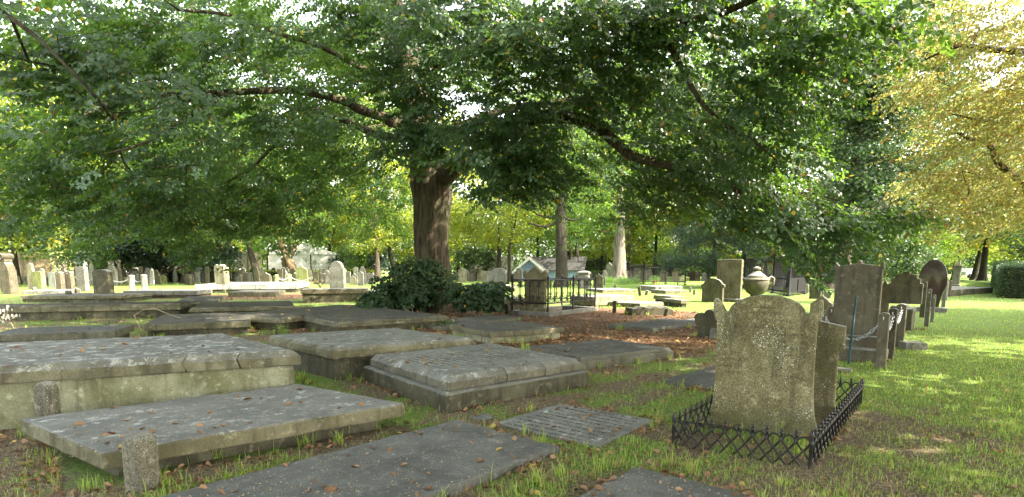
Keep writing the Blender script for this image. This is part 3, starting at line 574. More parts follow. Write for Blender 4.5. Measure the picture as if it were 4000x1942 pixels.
S = [
 ('scroll', 3, 75, 993, 1150, 'hs_brown', 'dark monument crowned by a stone roll at the far left edge', dict(T=.45, parts=scroll, wa=100, name='monument')),
 ('bulb', 110, 144, 1028, 1130, 'hs_cream', 'sunlit yellowish headstone with a rounded knob top beside the scrolled monument', {}),
 ('flat', 133, 174, 1061, 1133, 'hs_green', 'olive square headstone in front of the knob-topped yellowish one', {}),
 ('round', 158, 183, 1049, 1131, 'hs_cream', 'arched beige headstone half hidden by the olive square one', {}),
 ('flat', 192, 226, 1063, 1125, 'hs_white', 'pale square headstone between the arched beige one and the chained posts', {}),
 ('scroll', 238, 278, 1031, 1141, 'hs_brown', 'round-crowned brown headstone standing between two square chained posts', dict(parts=scroll)),
 ('shoulder', 302, 352, 982, 1137, 'hs_grey', 'very tall narrow grey headstone right of the yellow flower spikes', dict(T=.3, wa=100)),
 ('point', 353, 374, 1018, 1112, 'hs_white', 'slim sunlit stone tight against the very tall grey one', {}),
 ('lowround', 369, 451, 1052, 1173, 'hs_dark', 'plain thick dark headstone standing alone behind the very long dark tomb', dict(T=.30, wa=100)),
 ('shoulder', 419, 464, 1018, 1117, 'hs_grey', 'tall grey headstone with roll top behind the plain dark one', dict(T=.2, parts=scroll)),
 ('shoulder', 460, 480, 1015, 1114, 'hs_brown', 'narrow dark headstone with small roll, right behind the tall roll-topped one', dict(T=.2, parts=scroll)),
 ('gable', 476, 498, 1052, 1092, 'hs_white', 'little pale gabled stone beside the cream flower box', {}),
 ('lowround', 518, 545, 1060, 1105, 'hs_grey', 'grey stone with flat curved top behind the left chained round post', {}),
 ('gable', 571, 601, 1055, 1108, 'hs_grey', 'grey knob-gabled headstone right of the chained posts', {}),
 ('round', 604, 630, 1065, 1108, 'hs_white', 'white round-topped headstone behind the low mossy round stone', {}),
 ('round', 622, 652, 1074, 1108, 'hs_green', 'low mossy round stone overlapping the white round one', dict(tilt=8)),
 ('bulb', 662, 692, 1042, 1101, 'hs_cream', 'sunlit beige headstone just left of the dark straight trunk', dict(tilt=-3)),
 ('flat', 756, 781, 1055, 1102, 'hs_grey', 'grey square stone right of the dark straight trunk', dict(tilt=3)),
 ('flat', 786, 811, 1061, 1103, 'hs_white', 'white leaning stone behind the pale slab', dict(tilt=4)),
 ('round', 800, 822, 1054, 1104, 'hs_dark', 'dark arched stone behind the white leaning one', {}),
 ('flat', 828, 848, 1056, 1104, 'hs_dark', 'dark flat stone left of the tall cream slab stone', {}),
 ('jagged', 842, 900, 1033, 1145, 'hs_cream', 'tall thick cream headstone with a broken top and orange stain', dict(T=.45, wa=100)),
 ('round', 915, 940, 1065, 1106, 'hs_dark', 'dark round stone in the ivy right of the cream headstone', {}),
 ('round', 920, 944, 1079, 1107, 'hs_grey', 'small grey arched stone with white flecks', {}),
 ('point', 940, 953, 1074, 1106, 'hs_cream', 'tiny beige stone beside the small arched one', {}),
 ('broken', 951, 990, 1066, 1109, 'hs_green', 'green stone broken into a slanting wedge left of the leaning trunk', dict(tilt=2)),
 ('gable', 1022, 1058, 1064, 1114, 'hs_brown', 'brown gabled stone right of the leaning dark trunk', {}),
 ('jagged', 1046, 1082, 1043, 1088, 'hs_grey', 'pale ribbed headstone tilted left at the foot of the twin trunk', dict(tilt=-8)),
 ('gable', 1082, 1110, 1056, 1092, 'hs_brown', 'brown gabled stone at the foot of the twin trunk', dict(tilt=3)),
 ('flat', 1062, 1108, 1083, 1119, 'hs_dark', 'dark slab stone leaning behind the left round chained post', dict(tilt=12)),
 ('lowround', 1124, 1146, 1063, 1103, 'hs_grey', 'grey stone behind the right round chained post', {}),
 ('flat', 1146, 1158, 1076, 1104, 'hs_cream', 'thin beige stone beside the green pointed headstone', {}),
 ('point', 1157, 1206, 1036, 1117, 'hs_green', 'bright green headstone with a pointed knob top', dict(T=.12)),
 ('flat', 1204, 1214, 1050, 1112, 'hs_dark', 'thin dark stone behind the green pointed headstone', {}),
 ('lowround', 1231, 1253, 1057, 1090, 'hs_grey', 'bluish grey stone between the green and the round-shouldered headstones', {}),
 ('flat', 1250, 1273, 1042, 1082, 'hs_brown', 'brown stone with a small notched top behind the brush pile', {}),
 ('round', 1279, 1296, 1053, 1092, 'hs_grey', 'pale round stone close behind the round-shouldered headstone', {}),
 ('shoulder', 1288, 1352, 1021, 1130, 'hs_grey', 'large grey headstone with round top and square shoulders behind the brown-topped tomb', dict(T=.3, wa=103)),
 ('flat', 1352, 1372, 1061, 1108, 'hs_grey', 'grey flat stone tight right of the round-shouldered headstone', {}),
 ('gable', 1374, 1396, 1068, 1112, 'hs_grey', 'sloping-shouldered grey stone beside a small stone bench', {}),
 ('round', 1398, 1423, 1061, 1117, 'hs_grey', 'upright grey arched stone right of the small stone bench', {}),
 ('jagged', 1439, 1459, 1050, 1078, 'hs_cream', 'sunlit notched stone against the hedge left of a trunk', {}),
 ('flat', 1434, 1462, 1071, 1110, 'hs_grey', 'pale low stone left of the trunk bush', {}),
 ('flat', 1527, 1549, 1027, 1084, 'hs_cream', 'pale stone at the foot of the slanting trunk behind the bush', {}),
 ('gable', 1790, 1822, 1045, 1100, 'hs_cream', 'sunlit tan gabled stone just right of the great trunk', {}),
 ('jagged', 1823, 1858, 1040, 1088, 'hs_grey', 'violet-grey jagged-topped stone behind the bush', {}),
 ('gable', 1858, 1873, 1052, 1082, 'hs_cream', 'orange-lit narrow stone beside the violet-grey jagged one', {}),
 ('bulb', 1896, 1921, 1057, 1096, 'hs_cream', 'sunlit cream stone left of the wide purple-grey headstone', {}),
 ('lowround', 1920, 1978, 1047, 1112, 'hs_grey', 'wide purple-grey headstone with low curved top behind the bush', {}),
 ('flat', 1976, 1984, 1062, 1092, 'hs_cream', 'thin sunlit slab edge-on right of the purple-grey headstone', {}),
 ('point', 2009, 2032, 1046, 1092, 'hs_brown', 'brown stepped-gable stone in front of the blue hut', {}),
 ('flat', 2033, 2050, 1066, 1090, 'hs_white', 'low whitish stone below the blue hut wall', {}),
 ('round', 2238, 2254, 1083, 1110, 'hs_grey', 'small white-rimmed round stone right of the forked tree', {}),
 ('capped', 2262, 2308, 1076, 1128, 'hs_grey', 'grey round-capped headstone in front of the square pedestal', {}),
 ('point', 2317, 2357, 1068, 1130, 'hs_dark', 'dark headstone with spiked corners beyond the railed grave', {}),
 ('flat', 2359, 2364, 1082, 1115, 'hs_grey', 'thin grey stone edge-on beside the spiked dark headstone', {}),
 ('gable', 2365, 2392, 1025, 1100, 'hs_grey', 'tall pale slanting stone partly behind the great fluted trunk', {}),
 ('flat', 2516, 2542, 1035, 1085, 'hs_cream', 'orange-beige sunlit stone behind the far black railing', {}),
 ('flat', 2565, 2586, 1045, 1085, 'hs_white', 'pale stone with a white cloth behind the far railing', {}),
 ('flat', 2692, 2735, 1060, 1098, 'granite', 'slate-blue square headstone under the yew', dict(wa=120)),
 ('capped', 2735, 2831, 1087, 1181, 'hs_dark', 'stout mossy headstone with pale curved cap and a small slab leaning on it', dict(T=.22, wa=128)),
 ('flat', 2794, 2896, 1015, 1180, 'hs_brown', 'tall plain stele on a low step under the yew, left of the urn', dict(T=.28, parts=with_plinth, wa=125)),
 ('flat', 2752, 2787, 1116, 1178, 'hs_grey', 'small pale slab leaning against the curved-cap mossy headstone', dict(T=.09, tilt=14, wa=128, name='leaning_slab', cat='stone slab')),
 ('scallop', 2709, 2838, 1207, 1318, 'hs_dark', 'dark three-lobed shell-shaped headstone left of the big front headstone', dict(T=.20, wa=128)),
 ('trunc', 2768, 2806, 1281, 1322, 'hs_grey', 'small grey block leaning in front of the shell-shaped headstone', dict(T=.08, lean=-10, wa=125, name='grave_marker', cat='grave marker')),
 ('gable', 3155, 3250, 1153, 1320, 'hs_olive', 'gabled headstone just behind the right ear of the front headstone', dict(T=.15)),
 ('capped', 3157, 3210, 1100, 1168, 'hs_dark', 'mossy gabled headstone low behind the iron cage', {}),
 ('round', 2980, 3000, 1040, 1110, 'hs_cream', 'narrow sunlit stone inside the iron cage', {}),
 ('lowround', 3020, 3050, 1030, 1120, 'hs_brown', 'tall dark stone inside the iron cage', {}),
 ('round', 3052, 3068, 1080, 1125, 'hs_cream', 'small sunlit arched stone inside the iron cage', {}),
 ('gable', 3424, 3468, 1092, 1262, 'hs_brown', 'brown stone just behind the right edge of the tallest brown monument', dict(T=.12)),
 ('gable', 3676, 3700, 1086, 1176, 'hs_grey', 'slim gabled stone right of the dark polished oval, first of the thin stones', dict(T=.10)),
 ('round', 3697, 3714, 1094, 1160, 'hs_brown', 'brown rounded stone just before the squat pillar monument', dict(T=.10)),
 ('lowround', 3590, 3612, 1100, 1240, 'hs_dark', 'dark stone in shadow between stepped and polished oval monuments', dict(T=.12)),
 ('gable', 3640, 3663, 1078, 1212, 'hs_grey', 'tall stone edge-on just behind the dark polished oval one', dict(T=.10)),
]
for kind, a, b, yt, yb, mt, lb, kw in S: stone(kind, a, b, yt, yb, mt, lb, **kw)

CROWD = 'crowd of small far headstones'
rq = random.Random(4); far_src = {}
def far_stone(px, yb, h, kind, mt, label, wpx):
    key = (kind, mt)
    if key not in far_src: far_src[key] = slab_bm(outline(kind, .72, 1.0), .12, .012); me = bpy.data.meshes.new('headstone'); bmesh.ops.recalc_face_normals(far_src[key], faces=far_src[key].faces); far_src[key].to_mesh(me); far_src[key].free(); me.materials.append(M[mt]); far_src[key] = me
    x, y = G(px, yb); o = bpy.data.objects.new('headstone', far_src[key]); COL.objects.link(o); o.location = (x, y, 0); o.scale = (wpx / F_PX * y / .72, 1, h)
    o.rotation_euler = (R(rq.uniform(-4, 4)), R(rq.uniform(-4, 4)), az2rot(104 + rq.uniform(-6, 6))); tag(o, label, 'headstone', CROWD)
KN = {'round': 'round-topped', 'flat': 'square', 'gable': 'gabled', 'lowround': 'low-arched', 'shoulder': 'shouldered'}
MN = {'hs_grey': 'grey', 'hs_white': 'pale', 'hs_cream': 'beige', 'hs_brown': 'brown', 'hs_dark': 'dark'}
for (a0, a1, n_, where) in ((-60, 700, 72, 'in the crowded rows before the tan fence'), (740, 1460, 70, 'in the crowded rows before the low ivy hedge'), (1770, 2040, 24, 'between the great trunk and the hut'), (2230, 2760, 16, 'in the far grass near the railings')):
    for i in range(n_):
        kd = rq.choice(list(KN)); mt = rq.choice(['hs_grey', 'hs_grey', 'hs_white', 'hs_cream', 'hs_brown', 'hs_dark']); yb_ = rq.uniform(1092, 1114) if a0 < 1700 else rq.uniform(1092, 1104)
        far_stone(a0 + (a1 - a0) * (i + rq.random()) / n_, yb_, rq.uniform(.7, 1.6), kd, mt, 'small %s %s headstone %s' % (MN[mt], KN[kd], where), rq.uniform(17, 30))

# the big monument row along the path
def east(t, W, H, T, kind, mat):
    obj('slab', slab_bm([(x, z + .42) for x, z in outline('eastern', W, H - .42)], T, .012, z0=.42), M[mat], t)
    obj('upper_step', worn_block(W + .05, T + .05, [(0, .225), (0, .40), (.02, .42)], seed=3), M[mat], t)
    obj('plinth', worn_block(W + .22, T + .24, [(0, -.06), (0, .19), (.035, .225)], seed=4), M[mat], t)
stone('eastern', 3230, 3430, 1020, 1405, 'hs_brown', 'tallest brown monument with small round finial, chained posts before it', T=.14, wa=131, parts=east, name='monument')
def stepped_parts(t, W, H, T, kind, mat):
    obj('slab', slab_bm([(x, z + .62) for x, z in outline('stepped', W, H - .62)], T, .012, z0=.62), M[mat], t)
    h = W / 2 * .62
    cap = [(-h, 0), (h, 0), (h, .44), (h * .6, .43), (h * .15, .54), (-h * .15, .56), (-h * .6, .47), (-h, .48)]
    obj('plinth', slab_bm(cap, .55, .012), M['hs_dark'], t)
    cap2 = [(-h * 1.06, .5), (-h * .62, .485), (-h * .15, .575), (h * .15, .555), (h * .6, .445), (h * 1.06, .455), (h * 1.06, .52), (h * .6, .51), (h * .15, .62), (-h * .15, .64), (-h * .6, .55), (-h * 1.06, .565)]
    obj('coping', slab_bm(cap2, .62, .008), M['hs_grey'], t)
stone('stepped', 3452, 3592, 1060, 1285, 'hs_brown', 'brown headstone with stepped shoulders on a wavy-capped base', T=.15, wa=131, parts=stepped_parts, name='monument')
stone('oval', 3575, 3690, 1014, 1218, 'granite', 'dark polished granite oval slab mirroring the trees', T=.12, wa=131, parts=with_plinth, name='monument')
def sarc(t, W, H, T, kind, mat):
    obj('body', worn_block(.55, .5, [(.0, -.05), (.0, .28), (.06, .32), (.06, 1.2), (.03, 1.28), (.0, 1.5)], seed=9), M['hs_grey'], t)
    bm = bmesh.new(); add_box(bm, (0, 0, 1.56), (.62, .56, .12), bev=.01); obj('cornice', bm, M['hs_brown'], t)
    bm = bmesh.new(); add_box(bm, (0, 0, 1.83), (.40, .36, .42), taper=.35, bev=.02); obj('top_block', bm, M['hs_cream'], t)
stone('flat', 3712, 3750, 1018, 1128, 'hs_grey', 'squat pillar monument with a lit block on top, farthest up the path', parts=sarc, name='monument')

# front fenced grave: two headstones in a low lattice
FR, FL, BR = G(3163, 1832), G(2628, 1748), G(3361, 1582)
FRv, FLv, BRv = map(np.array, (FR, FL, BR))
wa_f = math.degrees(math.atan2(*(FRv - FLv))); wa_f = wa_f if wa_f > 0 else wa_f + 180
x0, y0_, Wf, Hf = stone_size(2772, 3190, 1150, 1660, wa_f, .11)
dirw = np.array([math.sin(R(wa_f)), math.cos(R(wa_f))]); dirn = np.array([-dirw[1], dirw[0]])
if dirn[1] < 0: dirn = -dirn
cF = np.array(G(2966, 1690)) + dirn * .05
def front_parts(t, W, H, T, kind, mat): obj('slab', slab_bm(outline(kind, W, H), T, .018, seg=3), M[mat], t)
Hfront = 1.5 * (1 - (1150 - HORIZON) / (1690 - HORIZON))
hs = thing('headstone', 'large round-topped headstone with pointed ears and white lichen spots inside the low lattice fence', 'headstone', (cF[0], cF[1], 0), az2rot(wa_f)); hs.rotation_euler = (R(-2), R(-.5), az2rot(wa_f))
Wfront = 448 / F_PX * cF[1] / abs(dirw[0] - dirw[1] * cF[0] / cF[1])
front_parts(hs, Wfront, Hfront, .10, 'ears', 'hs_front')
SLABS.append((cF[0], cF[1], az2rot(wa_f), Wfront, .12, 0))
cB = cF + dirn * .38 + dirw * .21
hb = thing('headstone', 'square-shouldered olive headstone standing close behind the large front one inside the lattice', 'headstone', (cB[0], cB[1], 0), az2rot(wa_f)); hb.rotation_euler = (R(-1), 0, az2rot(wa_f))
obj('slab', slab_bm(outline('house', .74, Hfront * .84), .11, .014), M['hs_olive'], hb)
SLABS.append((cB[0], cB[1], az2rot(wa_f), .8, .14, 0))

def lattice_panel(b, p0, p1, n, H=.255):
    """interlaced diagonals, a row of arches, and a two-bead finial over every joint"""
    p0 = np.array([p0[0], p0[1], 0.0]); p1 = np.array([p1[0], p1[1], 0.0]); L = np.linalg.norm(p1 - p0); u = (p1 - p0) / L; m = L / n; z = np.array([0, 0, 1.0]); w_ = np.cross(u, z)
    P = lambda a, h, o=0.0: p0 + u * a + z * h + w_ * o
    top = H * .80
    for i in range(n + 1):
        a = i * m
        for sgn in (-1, 1):
            pts = []
            span = 1.52 * m
            for k in range(5):
                f = k / 4; aa = a + sgn * span * f
                pts.append((aa, top * (1 - f)))
            pts = [q for q in pts if -1e-6 <= q[0] <= L + 1e-6]
            if len(pts) >= 2:
                if len(pts) < 5:
                    q = pts[-1]; e = (0 if sgn < 0 else L); fr = abs(e - a) / span; pts.append((e, top * (1 - fr)))
                b.tube([P(q[0], q[1] - .01, .006 * sgn) for q in pts], .0075, 4)
        if i < n:
            ar = [P(a + m / 2 - m * .42 * math.cos(t), top - .01 + H * .17 * math.sin(t)) for t in np.linspace(-.5, math.pi + .5, 12)]
            b.tube(ar, .0075, 5)
        if 0 < i < n:
            b.tube([P(a, top - .02), P(a, top + .012), P(a, top + .03), P(a, top + .036), P(a, top + .046), P(a, top + .056), P(a, top + .06), P(a, top + .072), P(a, top + .09)], [.012, .013, .009, .016, .018, .009, .012, .012, .002], 8)
def corner_post(b, p, H=.26):
    b.tube([(p[0], p[1], z) for z in (-.05, .02, H * .7, H * .74, H * .78, H * .9, H, H + .04)], [.014, .012, .013, .018, .013, .014, .018, .004], 8)
BL = FLv + (BRv - FRv)
lf = thing('lattice_fence', 'knee-high black cast-iron lattice fence round the front grave, arched top with bead finials', 'grave fence', (FRv[0], FRv[1], 0))
loc = lambda q: (q[0] - FRv[0], q[1] - FRv[1])
for p, q, n in ((FLv, FRv, 10), (FRv, BRv, 20), (BL, BRv, 10), (FLv, BL, 20)):
    b = Buf(); lattice_panel(b, loc(p), loc(q), n); b.obj('lattice_panel', M['iron'], lf)
for p in (FRv, FLv, BRv, BL):
    b = Buf(); corner_post(b, loc(p)); b.obj('corner_post', M['iron'], lf)

# railed grave in the middle
kL, kN, kR = np.array(G(2015, 1228)), np.array(G(2140, 1238)), np.array(G(2325, 1215))
uu = (kR - kN); LU = np.linalg.norm(uu); uu /= LU; vv = (kL - kN); vv = vv - uu * vv.dot(uu) ; LV = max(1.35, np.linalg.norm(vv)); vv /= np.linalg.norm(vv)
corn = [kN, kN + uu * LU, kN + uu * LU + vv * LV, kN + vv * LV]; cen = sum(corn) / 4
rzk = math.atan2(uu[1], uu[0])
kb = thing('grave_kerb', 'pale stone kerb under the scrolled iron railing, full of brown leaves', 'grave kerb', (cen[0], cen[1], 0), rzk)
for (cx, cy, sx, sy) in ((0, -LV / 2, LU + .16, .16), (0, LV / 2, LU + .16, .16), (LU / 2, 0, .16, LV - .16), (-LU / 2, 0, .16, LV - .16)):
    bm = bmesh.new(); add_box(bm, (cx, cy, .04), (sx, sy, .20), bev=.012); obj('kerb_stone', bm, M['hs_grey'], kb)
rail = thing('iron_railing', 'waist-high black wrought-iron grave railing with scrollwork top and bottom', 'railing', (cen[0], cen[1], .14), rzk)
zt, zb = .98, .26
def railing_side(p0, p1, n):
    b = Buf(); p0 = np.array(p0 + (0,)); p1 = np.array(p1 + (0,)); L = np.linalg.norm(p1 - p0); u = (p1 - p0) / L; z = np.array([0, 0, 1.0]); m = L / n
    for h in (zt, zb): b.tube([p0 + z * h, p1 + z * h], .017, 4)
    for i in range(1, n): b.tube([p0 + u * m * i + z * zb, p0 + u * m * i + z * zt], .017 if i % 2 else .022, 5)
    for i in range(n):
        c0 = p0 + u * m * i
        for h, s in ((zt, -1), (zb, 1)):
            ar = [c0 + u * (m / 2 - m * .46 * math.cos(t)) + z * (h + s * (.17 - .15 * math.sin(t))) for t in np.linspace(-.2, math.pi + .2, 12)]
            b.tube(ar, .013, 4)
            for e in (.15, .85):
                c = c0 + u * m * e + z * (h + s * .19); b.tube(ring_pts(c, .034, (u, z), 8), .012, 4, cap=False)
    return b.obj('railing_panel', M['iron'], rail)
hx, hy = LU / 2, LV / 2
for a_, b_, n in (((-hx, -hy), (hx, -hy), 8), ((-hx, hy), (hx, hy), 8), ((-hx, -hy), (-hx, hy), 4), ((hx, -hy), (hx, hy), 4)): railing_side(a_, b_, n)
for (px_, py_) in ((-hx, -hy), (hx, -hy), (-hx, hy), (hx, hy), (0, -hy), (0, hy)):
    b = Buf(); b.tube([(px_, py_, 0), (px_, py_, 1.02), (px_, py_, 1.05), (px_, py_, 1.12)], [.034, .034, .045, .006], 6); b.obj('post', M['iron'], rail)
st_c = cen + vv * 0 - uu * (hx - .32)
t = thing('headstone', 'lichen-pitted gabled headstone with side ears inside the scrolled railing', 'headstone', (st_c[0], st_c[1], 0), rzk - math.pi / 2)
obj('slab', slab_bm([(x, z + .25) for x, z in outline('gable_ears', .86, 1.30)], .16, .014, z0=.25), M['hs_olive'], t)
obj('plinth', worn_block(.98, .34, [(0, -.05), (0, .22), (.02, .25)], seed=8), M['hs_olive'], t)

# ------------------------------------------------------------------ small posts
def post(kind, px, w, yt, yb, mat, label, group='small round-topped grave posts', name='grave_post', wa=120, T=None, tilt=0, lean=0):
    x, y = G(px, yb); d = y; W = w / F_PX * d * .92; H = EYE - (yt - HORIZON) / F_PX * d
    T = T or W * .62
    poly = outline(kind, W, H); bm = slab_bm(poly, T, min(.03, T * .25), seg=3)
    o = obj(name, bm, M[mat], loc=(x, y, 0), rz=az2rot(wa)); o.rotation_euler = (R(lean), R(tilt), az2rot(wa))
    tag(o, label, 'grave post', group); SLABS.append((x, y, az2rot(wa), W, T, 0)); return o
PO = [
 ('round', 560, 110, 1712, 1912, 'pebble', 'pebbly round-topped grave post in front of the thick lichened slab, nearest of all posts', dict(T=.16, wa=110)),
 ('round', 192, 92, 1492, 1690, 'pebble', 'pale pebbly post standing against the side of the long cracked tomb', dict(wa=105, tilt=3)),
 ('round', 448, 48, 1264, 1340, 'pebble', 'round post half hidden behind the long cracked lid, next to the fern', {}),
 ('round', 271, 27, 1132, 1176, 'hs_dark', 'dark round post left of the plain dark headstone', {}),
 ('round', 303, 20, 1124, 1146, 'hs_dark', 'dark round post at the foot of the tall narrow grey headstone', {}),
 ('round', 135, 18, 1121, 1141, 'hs_grey', 'pale round post on the grass by the knob-topped yellowish stone', {}),
 ('round', 522, 20, 1134, 1158, 'hs_dark', 'leftmost of the three round posts before the long grey slab', {}),
 ('round', 626, 21, 1130, 1163, 'hs_dark', 'middle one of the three round posts before the long grey slab', {}),
 ('round', 752, 22, 1134, 1160, 'hs_dark', 'right-hand one of the three round posts before the long grey slab', {}),
 ('round', 1639, 22, 1178, 1225, 'pebble', 'speckled post beside the moulded tomb near the trunk bush', {}),
 ('round', 1766, 20, 1245, 1272, 'pebble', 'low speckled post between the dark low slab and the rounded lid', {}),
 ('round', 1980, 18, 1186, 1226, 'hs_dark', 'round post in the litter just left of the scrolled railing', {}),
 ('flat', 2399, 16, 1174, 1224, 'hs_dark', 'square post leaning slightly, right of the scrolled railing', dict(tilt=2, group='small square grave posts')),
 ('flat', 2598, 15, 1204, 1236, 'hs_dark', 'short dark post at the end of the fallen scrolled stone', dict(tilt=12, group='small square grave posts')),
 ('flat', 2500, 12, 1119, 1156, 'hs_dark', 'dark tilted post in the grass behind the flecked flat slab', dict(tilt=-8, group='small square grave posts')),
 ('flat', 2524, 13, 1133, 1154, 'hs_grey', 'pale leaning post left of the low kerbed tomb', dict(tilt=12, group='small square grave posts')),
 ('round', 2696, 9, 1120, 1142, 'hs_grey', 'pale post at the right end of the far kerbs', {}),
 ('flat', 2711, 8, 1132, 1153, 'hs_dark', 'dark stub post left of the curved-cap mossy headstone', dict(group='small square grave posts')),
 ('round', 2579, 8, 1119, 1140, 'hs_grey', 'little post between the two far kerbs', {}),
 ('round', 2402, 9, 1110, 1128, 'hs_grey', 'little post in the weeds below the great fluted trunk', {}),
 ('flat', 2647, 7, 1102, 1116, 'hs_cream', 'tiny pale post in front of the far railing', dict(group='small square grave posts')),
 ('flat', 3150, 13, 1110, 1145, 'hs_grey', 'pale post in the grass right of the iron cage', dict(group='small square grave posts')),
 ('flat', 3176, 9, 1112, 1145, 'hs_grey', 'slim post in front of the low mossy gabled stone', dict(group='small square grave posts')),
 ('flat', 3202, 26, 1132, 1160, 'hs_grey', 'left one of two flat-capped short stone posts', dict(group='small square grave posts', T=.3)),
 ('flat', 3232, 26, 1138, 1166, 'hs_grey', 'right one of two flat-capped short stone posts', dict(group='small square grave posts', T=.3)),
 ('flat', 1385, 28, 1088, 1106, 'hs_grey', 'squat stone seat between two grey headstones', dict(group='small square grave posts')),
]
for kind, px, w_, yt, yb, mt, lb, kw in PO: post(kind, px, w_, yt, yb, mt, lb, **kw)
o = post('trunc', 743, 34, 1072, 1113, 'hs_dark', 'dark block-shaped post standing on the wide sunlit slab', name='block_post', T=.4); o.location.z = .0
def sq_post(px, w, yt, yb, label, wa=131, round_=True, mat='hs_brown'):
    x, y = G(px, yb); d = y; W = w / F_PX * d * .8; H = EYE - (yt - HORIZON) / F_PX * d
    poly = [(-W / 2, 0), (W / 2, 0)] + arc(0, H - W * .25, W / 2, W * .25, 0, 180, 8)
    t = thing('chain_post', label, 'stone post', (x, y, 0), az2rot(wa), 'stone posts that carry the chains')
    obj('shaft', slab_bm(poly, W * .8, .01), M[mat], t)
    b = Buf(); b.tube(ring_pts((0, -W * .4 - .02, H * .90), .022, ((0, 1, 0), (0, 0, 1)), 10), .006, 5, cap=False); b.obj('chain_eye', M['chain'], t)
    SLABS.append((x, y, az2rot(wa), W, W, 0)); return np.array([x, y, H * .9])
cp1 = sq_post(3438, 44, 1220, 1442, 'nearest chain post of the tallest brown monument, its side edge sunlit')
cp2 = sq_post(3474, 36, 1203, 1402, 'second chain post up the path from the nearest one')
cp3 = sq_post(3510, 40, 1185, 1355, 'third chain post, just left of the wavy-capped base')
cp4 = sq_post(3240, 30, 1194, 1375, 'chain post left of the tallest brown monument')
cp5 = sq_post(3206, 22, 1211, 1400, 'small pale chain post behind the shoulder of the rear front-grave stone', mat='hs_grey')
cp6 = sq_post(3618, 18, 1128, 1275, 'slender sunlit post before the dark polished oval', mat='hs_grey')
cp7 = sq_post(3640, 14, 1150, 1258, 'thinner second post before the dark polished oval', mat='hs_grey')
cp8 = sq_post(3683, 16, 1090, 1212, 'post beside the foot of the dark polished oval', mat='hs_grey')
q1 = sq_post(240, 30, 1062, 1143, 'left square post flanking the round-crowned brown headstone', 100)
q2 = sq_post(279, 28, 1060, 1142, 'right square post flanking the round-crowned brown headstone', 100)
def round_post(px, w, yt, yb, mat, label, sides=12):
    x, y = G(px, yb); W = w / F_PX * y * .9; H = EYE - (yt - HORIZON) / F_PX * y
    b = Buf(); b.tube([(0, 0, -.05), (0, 0, H - W * .3), (0, 0, H - W * .1), (0, 0, H)], [W / 2, W / 2, W / 2 * 1.08, W / 2 * .5], sides)
    o = b.obj('chain_post', M[mat], None, False); o.location = (x, y, 0); tag(o, label, 'stone post', 'stone posts that carry the chains'); return np.array([x, y, H * .85])
q3 = round_post(518, 25, 1074, 1132, 'hs_grey', 'left octagonal chained post before the far headstones', 8)
q4 = round_post(566, 26, 1072, 1132, 'hs_grey', 'right octagonal chained post before the far headstones', 8)
q5 = round_post(1082, 17, 1073, 1122, 'hs_green', 'left green round chained post by the brown-topped tomb')
q6 = round_post(1131, 20, 1070, 1118, 'hs_green', 'right green round chained post by the brown-topped tomb')
def chain(a, c, sag, label, link_l=.075, r=.010):
    L = np.linalg.norm(np.array(c) - a) * 1.12; n = max(4, int(L / (link_l * .78))); b = Buf()
    for i in range(n):
        f0, f1 = i / n, (i + 1) / n
        P = lambda f: np.array(a) * (1 - f) + np.array(c) * f - np.array([0, 0, sag * 4 * f * (1 - f)])
        p, q = P(f0), P(f1); u = (q - p) / np.linalg.norm(q - p); m = (p + q) / 2; h = np.cross(u, [0, 0, 1.0]); h /= np.linalg.norm(h) + 1e-9; k = np.cross(u, h)
        s = h if i % 2 else k; th = np.arange(9) * 2 * math.pi / 8
        b.tube(m + np.outer(np.cos(th) * link_l * .56, u) + np.outer(np.sin(th) * link_l * .30, s), r, 4, cap=False)
    return tag(b.obj('chain', M['chain']), label, 'chain', 'chains slung between stone posts')
chain(cp5, cp1, .36, 'heavy grey chain sagging in front of the tallest brown monument')
chain(cp1, cp2, .22, 'chain hanging between the nearest and second path posts')
chain(cp2, cp3, .22, 'chain hanging between the second and third path posts')
chain(cp4, cp3 + np.array([0, 0, .02]), .5, 'chain sagging behind the pole of the tallest brown monument')
chain(q2, np.array([*G(365, 1112), .5]), .3, 'far chain sagging right of the round-crowned brown headstone', .13, .016)
chain(np.array([*G(430, 1125), .7]), q3, .3, 'far chain leading to the left octagonal post', .13, .016)
chain(q3, q4, .35, 'far chain between the two octagonal posts', .13, .016)
chain(q5, q6, .3, 'chain between the two green round posts', .13, .016)
chain(q6, np.array([*G(1220, 1118), .75]), .35, 'chain across the foot of the green pointed headstone', .13, .016)
a_ = np.array([*G(3314, 1425), 0]); b = Buf()
b.tube([PD(3314, 1425, a_[1]), PD(3345, 1158, a_[1] + .15)], .017, 8)
tag(b.obj('pole', M['teal_pole']), 'thin teal pole leaning against the tallest brown monument', 'pole')

# fallen scrolled stone
x, y = G(2535, 1228); t = thing('pillow_stone', 'dark tipped grave pillow with wavy top edge near the flecked flat slab', 'grave marker', (x, y, 0), az2rot(80))
wv = [(-.7, 0), (.7, 0), (.7, .14), (.55, .22), (.42, .27), (.25, .22), (.1, .27), (-.1, .22), (-.3, .26), (-.5, .20), (-.7, .22)]
obj('body', slab_bm(wv, .6, .02), M['hs_dark'], t)
SLABS.append((x, y, az2rot(80), 1.4, .6, .2))
# pedestal
x, y = G(2280, 1110); t = thing('pedestal', 'square stone pedestal with a shallow pyramid cap behind the round-capped headstone', 'pedestal', (x, y, 0), az2rot(115))
H = EYE - (1057 - HORIZON) / F_PX * y
obj('shaft', worn_block(.95, .7, [(0, -.05), (0, H * .72), (.04, H * .74)], seed=3), M['hs_grey'], t)
obj('cap', worn_block(1.1, .85, [(0, H * .74), (0, H * .88), (.45, H)], seed=5), M['hs_grey'], t)
